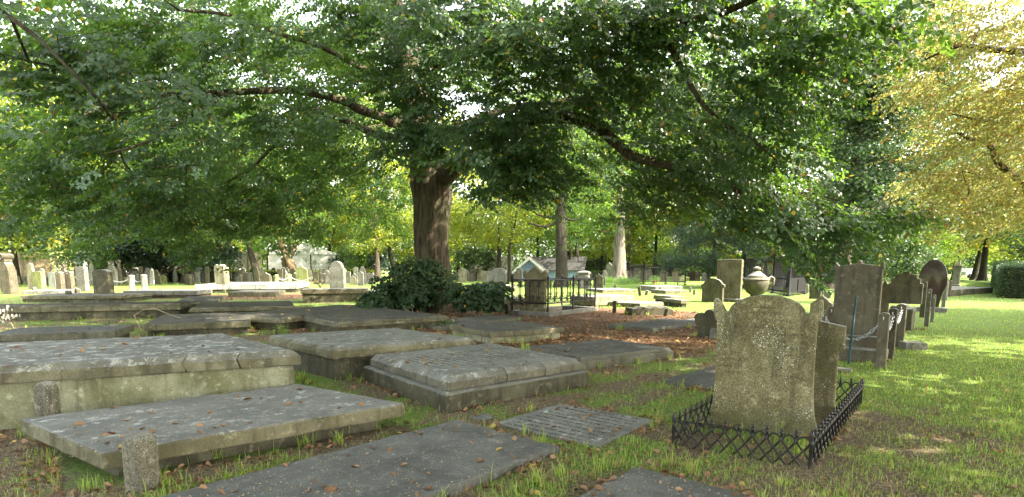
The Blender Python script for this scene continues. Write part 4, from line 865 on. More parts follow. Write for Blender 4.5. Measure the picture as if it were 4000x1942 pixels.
# urn
x, y = G(2950, 1176); d = y; H = EYE - (1042 - HORIZON) / F_PX * d; W = 94 / F_PX * d
t = thing('stone_urn', 'large lidded stone urn with ball finial and scroll handles before the iron cage', 'urn', (x, y, 0), az2rot(110))
def lathe(prof, sides=28):
    b = Buf(); V, Q_ = tube_np([(0, 0, z) for r, z in prof], 1.0, sides)
    rr = np.repeat([max(.004, r) for r, z in prof], sides)
    V[:, 0] *= rr; V[:, 1] *= rr; b.add(V, Q_); return b
r = W / 2
lathe([(r * .62, -.05), (r * .62, H * .10), (r * .42, H * .14), (r * .40, H * .18), (r * .70, H * .25), (r * .90, H * .36), (r * .98, H * .48), (r, H * .60)]).obj('bowl', M['hs_dark'], t)
lathe([(r, H * .60), (r * 1.04, H * .61), (r * 1.06, H * .635), (r * 1.02, H * .65), (r * .98, H * .655), (r * .98, H * .68)]).obj('rim', M['hs_brown'], t)
lathe([(r * .82, H * .68), (r * .84, H * .70), (r * .62, H * .76), (r * .42, H * .81), (r * .30, H * .85), (r * .22, H * .87)]).obj('lid', M['hs_brown'], t)
lathe([(r * .10, H * .865), (r * .24, H * .885), (r * .33, H * .925), (r * .30, H * .965), (r * .14, H * .995), (.005, H)]).obj('finial', M['hs_brown'], t)
for s in (-1, 1):
    b = Buf(); b.tube([(s * r * .95, 0, H * .64), (s * r * 1.15, 0, H * .70), (s * r * 1.3, 0, H * .66), (s * r * 1.28, 0, H * .50), (s * r * 1.05, 0, H * .44), (s * r * .9, 0, H * .46)], r * .12, 8); b.obj('handle', M['hs_brown'], t)
SLABS.append((x, y, 0, W, W, 0))

# iron cage right of the urn
def spear_fence(name, label, pts, H, n_per_m, parent_mat='iron_dull', rails=(.15, .85), cat='railing', post_h=1.08, dome=True, post_r=.05):
    c = np.mean(np.array(pts), axis=0); t = thing(name, label, cat, (c[0], c[1], 0))
    for p, q in zip(pts[:-1], pts[1:]):
        p3 = np.array([p[0] - c[0], p[1] - c[1], 0]); q3_ = np.array([q[0] - c[0], q[1] - c[1], 0]); L = np.linalg.norm(q3_ - p3); u = (q3_ - p3) / L; b = Buf(); n = max(2, int(L * n_per_m))
        z = np.array([0, 0, 1.0])
        for h in rails: b.tube([p3 + z * H * h, q3_ + z * H * h], .035, 4)
        for i in range(1, n):
            a = p3 + u * L * i / n; b.tube([a, a + z * H * .93, a + z * H * .95, a + z * H], [.022, .022, .045, .004], 4)
        b.obj('railing_panel', M[parent_mat], t)
    seen = []
    for p in pts:
        if any(abs(p[0] - s_[0]) + abs(p[1] - s_[1]) < .01 for s_ in seen): continue
        seen.append(p); b = Buf(); a = np.array([p[0] - c[0], p[1] - c[1], 0])
        b.tube([a + np.array([0, 0, h]) for h in (-.05, .06, .10, H * post_h, H * post_h + .03, H * post_h + .1, H * post_h + .2)], [post_r * 2, post_r * 2, post_r, post_r, post_r * 1.6, post_r * 1.4, .01], 8); b.obj('post', M[parent_mat], t)
    return t
c1, c2, c3, c4 = G(2905, 1128), G(3018, 1146), G(3080, 1158), G(3142, 1150)
c5 = G(3060, 1118)
cage = spear_fence('iron_cage', 'tall black cast-iron grave enclosure with column posts right of the urn', [c1, c2, c3, c4, c5, c1], 2.15, 4.5, rails=(.10, .42, .88), post_r=.07)
cc = np.mean(np.array([c1, c2, c3, c4, c5, c1]), axis=0)
p3, p4 = np.array(c3) - cc, np.array(c4) - cc; mid = (p3 + p4) / 2; an = math.atan2(p4[1] - p3[1], p4[0] - p3[0]); LL = np.linalg.norm(p4 - p3)
for s in (-.25, .25):
    bm = bmesh.new(); q = mid + (p4 - p3) * s; add_box(bm, (q[0], q[1], .55), (LL * .44, .04, .75), an, bev=.008); obj('solid_panel', bm, M['iron_dull'], cage)
spear_fence('iron_fence', 'low black railing with ball posts in the far grass below the bright trees', [G(2456, 1106), G(2515, 1112), G(2600, 1110), G(2676, 1114)], 1.75, 5, post_r=.06)
spear_fence('iron_fence', 'black spear-topped fence between the forked tree and the fluted trunk', [G(2257, 1096), G(2365, 1097)], 2.6, 3.0, post_r=.05)

# flower pot before the far railing
x, y = G(2556, 1108); t = thing('flower_pot', 'terracotta pot of bright green fern before the far railing', 'flower pot', (x, y, 0)); lathe([(.18, 0), (.24, .25), (.27, .27), (.25, .28)], 14).obj('pot', M['terracotta'], t)
POT = t
# cream flower box among far stones
x, y = G(494, 1110); t = thing('flower_box', 'small sunlit cream box grave marker with sloping sides', 'grave marker', (x, y, 0), R(-10)); bm = bmesh.new(); add_box(bm, (0, 0, .35), (.55, .4, .5), taper=.25, bev=.02); obj('box', bm, M['hs_cream'], t); bm = bmesh.new(); add_box(bm, (0, 0, .04), (.7, .5, .12), bev=.01); obj('base', bm, M['hs_cream'], t)
# drop kerb in front of the big monument
tomb('ledger_stone', 'narrow kerb stone among dry leaves in front of the tallest brown monument', [(3205, 1415), (3212, 1432), (3330, 1440)], .07, mat='slab_grey', seed=61, az=131, cat='kerb stone', dims=(None, .12, 1))
tomb('stone_block', 'small stone block on the grass edge right of the third chain post', [(3500, 1300), (3540, 1338), (3552, 1330)], .14, mat='hs_grey', seed=62, az=100, cat='stone block', dims=(.35, .3, 1))

# ------------------------------------------------------------------ buildings and fences behind
def board_fence(name, label, p0, p1, H, mat, bw=.30, post_every=3.0, cat='fence', hvar=.0, z0=0):
    c = (np.array(p0) + np.array(p1)) / 2; L = np.linalg.norm(np.array(p1) - np.array(p0)); an = math.atan2(p1[1] - p0[1], p1[0] - p0[0])
    t = thing(name, label, cat, (c[0], c[1], 0), an); n = int(L / bw); bm = bmesh.new(); r = random.Random(3)
    for i in range(n):
        x = -L / 2 + bw * (i + .5); h = H * (1 + r.uniform(-hvar, hvar)); add_box(bm, (x, r.uniform(-.012, .012), h / 2 + z0), (bw * .94, .03, h))
    obj('boards', bm, M[mat], t)
    for i in range(int(L / post_every) + 1):
        bm = bmesh.new(); add_box(bm, (-L / 2 + i * post_every, -.07, H / 2 + .03), (.12, .1, H + .06), bev=.008); obj('fence_post', bm, M['grey_wood'], t)
    bm = bmesh.new(); add_box(bm, (0, .05, H * .15), (L, .05, .1)); obj('rail', bm, M['grey_wood'], t)
board_fence('board_fence', 'tall tan board fence streaked with sun behind the far left headstones', PD(-200, 1045, 58)[:2], PD(330, 1045, 62)[:2], 3.1, 'tan_wood', .28)
board_fence('board_fence', 'cream vertical board fence behind the dark trunks', PD(640, 1045, 66)[:2], PD(1035, 1045, 68)[:2], 3.3, 'cream_wood', .35, 4.5)
board_fence('board_fence', 'grey weathered board fence in shade left of the blue hut', PD(1850, 1045, 74)[:2], PD(2010, 1045, 74)[:2], 2.9, 'grey_wood', .3)
def shed():
    p0, p1 = PD(1045, 1045, 70)[:2], PD(1317, 1045, 72)[:2]; c = (p0 + p1) / 2; L = np.linalg.norm(p1 - p0); an = math.atan2(p1[1] - p0[1], p1[0] - p0[0])
    t = thing('shed', 'long white vertically clad shed glaring in the sun behind the twin trunk', 'shed', (c[0], c[1], 0), an)
    bm = bmesh.new(); D = 8.0
    add_box(bm, (0, D / 2, 1.55), (L, D, 3.1)); n = int(L / .3)
    for i in range(n): add_box(bm, (-L / 2 + (i + .5) * L / n, -.02, 1.55), (L / n * .86, .03, 3.05))
    obj('wall', bm, M['white_paint'], t)
    bm = bmesh.new(); rp = [(-L / 2 - .2, 3.08), (L / 2 + .2, 3.08), (L / 2 + .2, 3.2), (0, 4.3), (-L / 2 - .2, 3.2)]
    f = [bm.verts.new((x, -.15, z)) for x, z in rp]; g = [bm.verts.new((x, D + .15, z)) for x, z in rp]; bm.faces.new(f); bm.faces.new(g[::-1])
    for i in range(5): bm.faces.new((f[i], g[i], g[(i + 1) % 5], f[(i + 1) % 5]))
    obj('roof', bm, M['white_paint'], t)
    for x in (-L / 2 + .05, L * .12, L / 2 - .05):
        bm = bmesh.new(); add_box(bm, (x, -.07, 1.52), (.14, .05, 3.0)); obj('corner_strip', bm, M['iron_dull'], t)
shed()
def hut():
    c = PD(2070, 1045, 66)[:2]; t = thing('garden_hut', 'small pale blue boarded hut with white gable trim and grey tiled roof', 'hut', (c[0], c[1], 0), R(-14))
    W, D, he, hr = 3.5, 5.5, 1.55, 3.0; s = 66 / F_PX
    he, hr = EYE - (1083 - HORIZON) * s + .7, EYE + (1045 - 1010) * s
    bm = bmesh.new(); poly = [(-W / 2, -.1), (W / 2, -.1), (W / 2, he), (0, hr), (-W / 2, he)]
    f = [bm.verts.new((x, 0, z)) for x, z in poly]; g = [bm.verts.new((x, D, z)) for x, z in poly]; bm.faces.new(f); bm.faces.new(g[::-1])
    for i in range(5): bm.faces.new((f[i], g[i], g[(i + 1) % 5], f[(i + 1) % 5]))
    z = .1
    while z < hr - .3:
        w_ = W if z < he else W * (hr - z) / (hr - he); add_box(bm, (0, -.015, z + .12), (w_ * .985, .04, .225)); z += .25
    obj('wall', bm, M['blue_paint'], t)
    sl = math.atan2(hr - he, W / 2); ls = math.hypot(hr - he, W / 2) + .35
    for s_ in (-1, 1):
        bm = bmesh.new(); v = []
        for (a, yy) in ((-.05, -.35), (ls, -.35), (ls, D + .3), (-.05, D + .3)):
            for dz in (0.05, .15): v.append(bm.verts.new((s_ * a * math.cos(sl), yy, hr - a * math.sin(sl) + dz)))
        for q in ((0, 2, 4, 6), (1, 7, 5, 3), (0, 1, 3, 2), (2, 3, 5, 4), (4, 5, 7, 6), (6, 7, 1, 0)): bm.faces.new([v[i] for i in q])
        ro = obj('roof', bm, M['roof_tile'], t)
        bm = bmesh.new(); v = []
        for a in (-.02, ls):
            for yy in (-.42, -.36):
                for dz in (-.16, .17): v.append(bm.verts.new((s_ * a * math.cos(sl), yy, hr - a * math.sin(sl) + dz)))
        for q in ((0, 1, 3, 2), (4, 6, 7, 5), (0, 4, 5, 1), (2, 3, 7, 6), (1, 5, 7, 3), (0, 2, 6, 4)): bm.faces.new([v[i] for i in q])
        obj('barge_board', bm, M['white_paint'], t)
    # wing with long roof to the right
    bm = bmesh.new(); add_box(bm, (W / 2 + 2.0, 3.0, he / 2), (4.0, 3.0, he)); obj('side_wing', bm, M['blue_paint'], t)
    bm = bmesh.new(); v = [bm.verts.new(p) for p in ((W / 4, 1.2, he + .0), (W / 2 + 4.3, 1.2, he + .0), (W / 2 + 4.3, 3.4, hr + .1), (0, 3.4, hr + .1), (W / 4, 1.2, he + .12), (W / 2 + 4.3, 1.2, he + .12), (W / 2 + 4.3, 3.4, hr + .22), (0, 3.4, hr + .22))]
    for q in ((0, 3, 2, 1), (4, 5, 6, 7), (0, 1, 5, 4), (1, 2, 6, 5), (2, 3, 7, 6), (3, 0, 4, 7)): bm.faces.new([v[i] for i in q])
    obj('wing_roof', bm, M['roof_tile'], t)
    bm = bmesh.new(); add_box(bm, (W / 2 + 1.4, 1.48, he * .62), (.9, .06, .8)); wn = obj('window', bm, M['glass'], t)
    bm = bmesh.new()
    for (dx, dz, sx, sz) in ((0, .43, 1.0, .07), (0, -.43, 1.0, .07), (-.48, 0, .07, .9), (.48, 0, .07, .9)): add_box(bm, (W / 2 + 1.4 + dx, 1.43, he * .62 + dz), (sx, .06, sz))
    fr = obj('frame', bm, M['white_paint'], wn)
hut()
# parked pale car glimpsed at the end of the path
x, y = PD(3792, 1085, 85)[:2]; t = thing('parked_car', 'white car glimpsed under the trees at the end of the grass path', 'car', (x, y, 0), R(15))
pf = [(-2.1, .35), (2.1, .35), (2.15, .75), (1.3, .9), (.7, 1.35), (-.9, 1.42), (-1.6, .98), (-2.15, .9)]
bm = bmesh.new(); f = [bm.verts.new((a, -.8, z)) for a, z in pf]; g = [bm.verts.new((a, .8, z)) for a, z in pf]; bm.faces.new(f); bm.faces.new(g[::-1])
for i in range(8): bm.faces.new((f[i], g[i], g[(i + 1) % 8], f[(i + 1) % 8]))
bmesh.ops.bevel(bm, geom=bm.edges[:], offset=.07, segments=2, affect='EDGES'); obj('body', bm, M['car'], t)
bm = bmesh.new(); add_box(bm, (-.1, 0, 1.15), (1.5, 1.64, .30), bev=.03); obj('windows', bm, M['glass'], t)
for a in (-1.3, 1.3):
    for s in (-1, 1): b = Buf(); b.tube([(a, s * .62, .32), (a, s * .83, .32)], .32, 14); b.obj('wheel', M['rubber'], t, False)

# ------------------------------------------------------------------ leaves
def leaf6(l, w_, curl=.15):
    return np.array([(0, 0, 0), (.12 * l, .40 * w_, .05 * l), (.55 * l, .46 * w_, .03 * l), (1.0 * l, 0, -curl * l), (.55 * l, -.46 * w_, .03 * l), (.12 * l, -.40 * w_, .05 * l)]), np.array([(0, 3, 2, 1), (0, 5, 4, 3)])
def leaf4(l, w_):
    return np.array([(0, 0, 0), (.5 * l, .5 * w_, .06 * l), (1.0 * l, 0, -.05 * l), (.5 * l, -.5 * w_, .06 * l)]), np.array([(0, 3, 2, 1)])
def rotm(az, pitch, roll):
    ca, sa, cp, sp, cr, sr = np.cos(az), np.sin(az), np.cos(pitch), np.sin(pitch), np.cos(roll), np.sin(roll)
    Rz = np.zeros(np.shape(az) + (3, 3)); Ry = Rz.copy(); Rx = Rz.copy()
    Rz[..., 0, 0] = ca; Rz[..., 0, 1] = -sa; Rz[..., 1, 0] = sa; Rz[..., 1, 1] = ca; Rz[..., 2, 2] = 1
    Ry[..., 0, 0] = cp; Ry[..., 0, 2] = sp; Ry[..., 2, 0] = -sp; Ry[..., 2, 2] = cp; Ry[..., 1, 1] = 1
    Rx[..., 1, 1] = cr; Rx[..., 1, 2] = -sr; Rx[..., 2, 1] = sr; Rx[..., 2, 2] = cr; Rx[..., 0, 0] = 1
    return Rz @ Ry @ Rx
def make_spray(n_side=5, n_leaf=7, L=.75, leaf=.10, shape=6, rs=None, flat=.35, wr=.85):
    """flat fan of leafy twiglets, growing along +X, drooping"""
    V, Qs, tw = [], [], []; c = 0
    def run(p0, a0, ln, k):
        nonlocal c
        for i in range(k):
            f = (i + .6) / k; side = 1 if i % 2 else -1
            p = p0 + np.array([math.cos(a0), math.sin(a0), 0]) * ln * f + np.array([0, 0, -.10 * (f * ln) ** 2]) + rs.normal(0, .012, 3)
            l = leaf * rs.uniform(.7, 1.15); lv, lq = (leaf6 if shape == 6 else leaf4)(l, l * wr)
            Rm = rotm(a0 + side * rs.uniform(.5, 1.2), rs.uniform(.05, .75), rs.normal(0, flat))
            V.append(lv @ Rm.T + p); Qs.append(lq + c); c += len(lv)
        tw.append((p0, p0 + np.array([math.cos(a0), math.sin(a0), -.08]) * ln))
    run(np.zeros(3), 0, L, n_leaf)
    for j in range(n_side):
        f = (j + .5) / n_side * .85; side = 1 if j % 2 else -1
        run(np.array([L * f, 0, -.1 * (L * f) ** 2 + rs.uniform(-.04, .02)]), side * rs.uniform(.5, 1.0), L * rs.uniform(.35, .6) * (1.1 - f * .5), max(3, int(n_leaf * .7)))
    return np.vstack(V), np.vstack(Qs), tw
def make_clump(n, rad, leaf, rs, shape=4, wr=.75):
    V, Qs = [], []; c = 0
    for i in range(n):
        p = rs.normal(0, 1, 3); p *= rad * rs.uniform(.3, 1) ** .5 / np.linalg.norm(p); p[2] *= .6
        l = leaf * rs.uniform(.7, 1.2); lv, lq = (leaf6 if shape == 6 else leaf4)(l, l * wr)
        V.append(lv @ rotm(rs.uniform(0, 6.3), rs.uniform(-.3, 1.1), rs.normal(0, .6)).T + p); Qs.append(lq + c); c += len(lv)
    return np.vstack(V), np.vstack(Qs), []
def scatter(buf, temps, P, az, pitch, roll, scl, rs):
    ti = rs.integers(0, len(temps), len(P))
    for k, (V, Q_, _) in enumerate(temps):
        m = np.where(ti == k)[0]
        if not len(m): continue
        Rm = rotm(az[m], pitch[m], roll[m]); W_ = np.einsum('nij,vj->nvi', Rm, V) * scl[m][:, None, None] + P[m][:, None]
        q = Q_[None] + (np.arange(len(m)) * len(V))[:, None, None]
        nf = len(Q_); per = 2 if V.shape[0] == nf * 3 else 1
        r = np.repeat(rs.random(len(m) * (nf // per)), per) * .75 + np.repeat(rs.random(len(m)), nf) * .25
        buf.add(W_.reshape(-1, 3), q.reshape(-1, 4), r)
rs0 = np.random.default_rng(21)
SP_NEAR = [make_spray(6, 8, .8, .105, 6, rs0) for _ in range(7)]
SP_FAR = [make_spray(5, 6, 1.0, .16, 4, rs0, .5) for _ in range(5)]
CL_FAR = [make_clump(46, .62, .19, rs0) for _ in range(5)]
CL_FINE = [make_clump(90, .55, .10, rs0, wr=.5) for _ in range(5)]
CL_YEW = [make_clump(80, .55, .16, rs0, wr=.22) for _ in range(5)]

# ------------------------------------------------------------------ tree skeletons
class Skel:
    def __init__(s): s.p, s.par, s.r = [], [], []
    def limb(s, pts, r0, r1, parent=None, smooth_n=3):
        pts = [np.array(p, float) for p in pts]
        # catmull-rom subdivision
        out = []
        ext = [2 * pts[0] - pts[1]] + pts + [2 * pts[-1] - pts[-2]]
        for i in range(1, len(ext) - 2):
            for k in range(smooth_n):
                t = k / smooth_n; a, b, c, d = ext[i - 1], ext[i], ext[i + 1], ext[i + 2]
                out.append(.5 * ((2 * b) + (c - a) * t + (2 * a - 5 * b + 4 * c - d) * t * t + (-a + 3 * b - 3 * c + d) * t ** 3))
        out.append(pts[-1]); n = len(out); ids = []
        for i, q in enumerate(out):
            s.p.append(q); s.par.append(parent if i == 0 and parent is not None else (len(s.p) - 2 if i else -1)); s.r.append(r0 + (r1 - r0) * (i / (n - 1)) ** .8); ids.append(len(s.p) - 1)
        return ids
    def near(s, q): P = np.array(s.p); return int(np.argmin(((P - np.array(q)) ** 2).sum(1)))
    def grow(s, targets, step=.45, min_z=0.0, rs=None):
        P = np.zeros((len(s.p) + len(targets) * 40, 3)); n = len(s.p); P[:n] = s.p
        start = P[:n].copy()
        d0 = [((start - t) ** 2).sum(1).min() for t in targets]
        for ti in np.argsort(d0):
            t = targets[ti]; d = P[:n] - t; dd = (d ** 2).sum(1) + np.where(P[:n, 2] < min_z, 400, 0) + 1.2 * np.clip(P[:n, 2] - t[2], 0, 9)
            j = int(np.argmin(dd)); q = P[j]; L = math.sqrt(((q - t) ** 2).sum()); k = min(36, max(1, int(L / step)))
            off = rs.normal(0, .07 * L, 3); off[2] = abs(off[2]) * .8; par = j
            for i in range(1, k + 1):
                f = i / k; pt = q * (1 - f) + t * f + off * math.sin(math.pi * f) + rs.normal(0, .02, 3) * (f < 1)
                P[n] = pt; s.p.append(pt); s.par.append(par); s.r.append(0.0); par = n; n += 1
        return
    def radii(s, tip=.006, ex=2.35):
        n = len(s.p); acc = np.zeros(n)
        for i in range(n - 1, -1, -1):
            a = max(acc[i] ** (1 / ex) if acc[i] > 0 else tip, tip)
            s.r[i] = max(s.r[i], a) if s.r[i] > 0 else a
            if s.par[i] >= 0: acc[s.par[i]] += a ** ex
    def mesh(s, name, mat, parent, wob=None, sides_big=14):
        n = len(s.p); kids = [[] for _ in range(n)]
        for i, p in enumerate(s.par):
            if p >= 0: kids[p].append(i)
        b = Buf(); starts = [(i, None) for i in range(n) if s.par[i] < 0]
        while starts:
            i, par = starts.pop(); pts, rr = [], []
            if par is not None: pts.append(s.p[par]); rr.append(min(s.r[par], s.r[i] * 1.25))
            while True:
                pts.append(s.p[i]); rr.append(s.r[i])
                if not kids[i]: break
                ks = sorted(kids[i], key=lambda k: -s.r[k])
                for k in ks[1:]: starts.append((k, i))
                i = ks[0]
            if len(pts) < 2: continue
            big = max(rr) > .12
            b.tube(pts, rr, sides_big if big else (6 if max(rr) > .03 else 4), wob=wob if big else None)
        return b.obj(name, mat, parent)
def fluted(k=.05, n=5, flare=.35, z1=1.2, ph=0.0):
    def f(th, z):
        fl = np.clip(1 - z / z1, 0, 1)[:, None] ** 2
        return 1 + k * np.sin(th[None] * n + ph + z[:, None] * .5) + .5 * k * np.sin(th[None] * (n * 2 + 1) + z[:, None] * 1.3) + flare * fl * (1 + .45 * np.sin(th[None] * n + 1))
    return f
def in_ell(n, c, r, rs, shell=0.0):
    v = rs.normal(0, 1, (n, 3)); v /= np.linalg.norm(v, axis=1, keepdims=True); u = rs.random(n) ** (1 / 3); u = shell + (1 - shell) * u
    return np.array(c) + v * u[:, None] * np.array(r)
def blob(n, px, py, d, wx, wy, dd, rs):
    c = PD(px, py, d); return in_ell(n, c, (wx / F_PX * d, dd, wy / F_PX * d), rs)

# ------------------------------------------------------------------ the great lime tree
D0 = 20.0
rsM = np.random.default_rng(5)
sk = Skel(); q = lambda px, py, d=D0: PD(px, py, d)
trunk_pts = [q(1712, 1225), q(1702, 1130), q(1688, 1000), q(1685, 880), q(1688, 760), q(1668, 640), q(1640, 500), q(1612, 340), q(1575, 150), q(1530, 0), q(1500, -250), q(1490, -500), q(1500, -750)]
trunk_pts[0][2] = -.1
sk.limb(trunk_pts, .62, .12)
for i, rr in enumerate(sk.r): sk.r[i] = float(np.interp(sk.p[i][2], [0, 2.2, 3.4, 4.3, 5.5, 9, 16], [.62, .595, .62, .70, .46, .36, .12]))
def limb(pts, r0, r1):
    P_ = [q(*p) for p in pts]; j = sk.near(P_[0]); sk.limb(P_, r0, r1, j)
limb([(1710, 720), (1760, 670, 19.3), (1800, 640, 18.5), (1880, 600, 17.8), (1960, 520, 17.2), (2080, 464, 16.6), (2224, 456, 16.2), (2320, 488, 15.8), (2400, 552, 15.5), (2470, 610, 15.2), (2620, 650, 15), (2750, 680, 14.8), (2860, 735, 14.5), (2960, 790, 14.3), (3060, 830, 14)], .34, .03)
limb([(1690, 560), (1768, 504, 20), (1860, 470, 20.5), (2000, 420, 20.5), (2200, 400, 20), (2304, 376, 19.5), (2380, 362, 19), (2480, 395, 18.5), (2592, 432, 18), (2656, 400, 17.5), (2792, 392, 17)], .17, .035)
limb([(2304, 376, 19.5), (2384, 450, 18.5), (2470, 500, 18), (2570, 560, 18), (2680, 610, 18)], .07, .02)
limb([(1600, 300), (1760, 230, 18), (1950, 150, 16), (2150, 90, 14.5), (2320, 72, 13.6), (2400, 82, 13.2), (2520, 92, 12.8), (2640, 90, 12.4), (2800, 56, 12), (2920, 8, 11.6), (3060, -60, 11)], .19, .05)
limb([(2544, 92, 12.8), (2624, 192, 12.7), (2704, 344, 12.6), (2760, 424, 12.5), (2864, 512, 12.4), (2944, 552, 12.3), (3050, 640, 12.2)], .075, .02)
limb([(2800, 56, 12), (2870, 60, 11.7), (2890, 110, 11.5), (2960, 130, 11.3), (3080, 100, 11), (3140, 250, 10.9)], .045, .015)
limb([(1640, 520), (1560, 540, 20.4), (1480, 528, 20.8), (1384, 488, 21), (1304, 456, 21), (1184, 420, 21.2), (1050, 480, 21.5), (900, 560, 22)], .19, .04)
limb([(1620, 450), (1540, 480, 19.6), (1496, 456, 19.3), (1416, 432, 19), (1336, 392, 18.5), (1200, 360, 17.8), (1080, 352, 17), (880, 362, 16), (720, 368, 15), (608, 376, 14.2), (450, 400, 13), (300, 460, 12)], .19, .035)
limb([(1600, 330), (1500, 300, 20), (1380, 250, 19), (1250, 180, 18), (1080, 130, 17), (900, 60, 16), (700, 40, 14)], .12, .03)
limb([(1570, 180), (1640, 80, 18), (1750, -40, 16), (1850, -250, 13), (1950, -500, 10.5)], .17, .05)
limb([(1540, 40), (1350, -100, 17), (1000, -260, 13.5), (600, -330, 10.5), (200, -250, 8.5), (-100, -80, 7.2), (150, 150, 6.8), (420, 420, 6.6)], .11, .01)
limb([(1510, -150), (1700, -500, 18), (2300, -700, 16), (2900, -700, 14)], .16, .04)
limb([(880, 362, 16), (700, 480, 15), (560, 560, 14.5), (420, 600, 14)], .08, .02)
limb([(1184, 420, 21.2), (1000, 640, 22), (800, 740, 22.5), (650, 700, 22)], .08, .02)
tg = []
def B(n, *a): tg.append(blob(n, *a, rsM))
B(60, 1660, 485, 17.4, 165, 160, .6)
B(60, 1400, 330, 23, 330, 200, 2.5)
B(40, 1450, 720, 24, 240, 130, 2)
B(60, 600, 850, 24, 420, 90, 3)
B(9, 760, 960, 21, 60, 60, .5)
B(8, 330, 950, 20, 70, 70, .5)
B(10, 1180, 900, 22, 80, 70, .6)
B(8, 130, 840, 17, 70, 70, .5)
B(70, 380, 180, 24, 480, 220, 3)
B(60, 950, 160, 26, 330, 170, 3)
B(55, 1500, 180, 25, 270, 190, 2.5)
B(60, 1950, 260, 25, 360, 200, 3)
B(60, 2400, 230, 26, 330, 220, 3)
B(50, 2950, 150, 22, 360, 190, 3)
B(40, 1150, 520, 25, 320, 140, 2.5)           # cascade before the trunk
B(22, 1650, 250, 17.5, 260, 190, 1.6)
B(34, 1620, 260, 17.6, 170, 190, .9)
B(30, 1560, 60, 17.4, 200, 110, 1.0)
B(54, 2000, 650, 15.4, 215, 140, 1.0)          # right fan
B(46, 1960, 520, 16, 230, 110, 1.3)
B(60, 2180, 330, 15, 400, 110, 1.8)
B(70, 2150, 130, 13.6, 470, 90, 1.8)
B(46, 1800, 60, 15, 330, 90, 2)
B(40, 2550, 30, 12.5, 420, 80, 1.5)
B(56, 2700, 580, 16, 430, 190, 2.5)
B(55, 2650, 330, 17, 420, 200, 3)
B(44, 2860, 350, 13, 220, 260, 1.6)
B(44, 2930, 640, 13.5, 200, 230, 1.6)
B(30, 2800, 480, 17, 260, 300, 2)
B(50, 2500, 520, 19, 250, 250, 3)
B(34, 3180, 150, 11, 260, 170, 1.2)
B(36, 3160, 850, 13.6, 290, 55, 1.3)
B(8, 3100, 985, 14, 50, 45, .3)
B(30, 2740, 720, 16, 300, 80, 2)
B(18, 2480, 740, 17, 170, 100, 2)
NB0 = sum(map(len, tg))
B(44, 330, 270, 8.2, 430, 110, .9)             # near bough, upper left
B(30, 150, 110, 8, 420, 130, 1.0)
B(16, 480, 430, 7.9, 130, 90, .5)
NB1 = sum(map(len, tg))
B(60, 700, 160, 15, 430, 140, 2.5)
B(70, 900, 480, 18, 520, 130, 3)
B(80, 480, 640, 17, 380, 190, 2.5)
B(90, 700, 760, 23, 520, 170, 3)
B(50, 120, 620, 16, 240, 200, 2)
B(40, 900, 250, 20, 380, 150, 3)
B(50, 1200, 800, 23, 300, 110, 2.5)
B(70, 1000, 690, 22, 480, 150, 3)
B(34, 1330, 540, 20.5, 250, 110, 2)
B(22, 1330, 60, 17, 240, 80, 2)
B(30, 1150, 60, 22, 500, 110, 4)
B(50, 550, 780, 21, 350, 130, 2.5)
for c_, n_ in (((-4, 14, 11.5), 60), ((3, 14, 11.5), 60), ((-9, 16, 11), 40), ((8, 15, 10.5), 40), ((-3, 20, 14.5), 60), ((-10, 24, 10), 40), ((4, 24, 12), 50), ((0, 8, 9.5), 40), ((-7, 9, 9), 40), ((-5, 28, 12), 40)):
    tg.append(in_ell(int(n_ * 1.7), c_, (5.0, 4.2, 2.2), rsM))   # the crown above the picture
tg = np.vstack(tg); tg = tg[tg[:, 2] > 1.2]
sk.grow(tg, .5, 3.2, rsM); sk.radii(.0055, 2.5)
T0 = trunk_pts[0]
lime = thing('lime_tree', 'great old lime tree with a thick brown trunk and wide low boughs over the graves', 'tree', (0, 0, 0))
lime_w = fluted(.045, 6, .42, 1.6); sk.mesh('trunk', M['bark'], lime, lime_w, 20)
def leafy(sk_, ends, n_per, temps, buf, rs, axis_xy, scl=(.8, 1.25), droop=(.1, .7), jitter=.35):
    cnt = np.maximum(1, np.round(n_per * rs.gamma(2.2, 1 / 2.2, len(ends)))).astype(int); P_ = np.repeat(ends, cnt, 0); P_ = P_ + rs.normal(0, jitter, P_.shape) * np.array([1, 1, .45])
    az = np.arctan2(P_[:, 1] - axis_xy[1], P_[:, 0] - axis_xy[0]) + rs.normal(0, .7, len(P_))
    scatter(buf, temps, P_, az, rs.uniform(*droop, len(P_)), rs.normal(0, .3, len(P_)), rs.uniform(*scl, len(P_)), rs)
lb_ = Buf(); lo = tg[:, 2] < 99; inpic = np.array([(p[2] - EYE) / p[1] < .50 for p in tg])
nearb = tg[:, 1] < 9.6
leafy(sk, tg[inpic & ~nearb], 3, SP_NEAR, lb_, rsM, (T0[0], T0[1]), jitter=.42)
leafy(sk, tg[inpic & nearb], 2, SP_NEAR, lb_, rsM, (T0[0], T0[1]), (.6, .85), jitter=.35)
leafy(sk, tg[~inpic], 3, SP_FAR, lb_, rsM, (T0[0], T0[1]), scl=(.9, 1.4), jitter=.6)
lb_.obj('crown', M['leaf_main'], lime, sm=False)

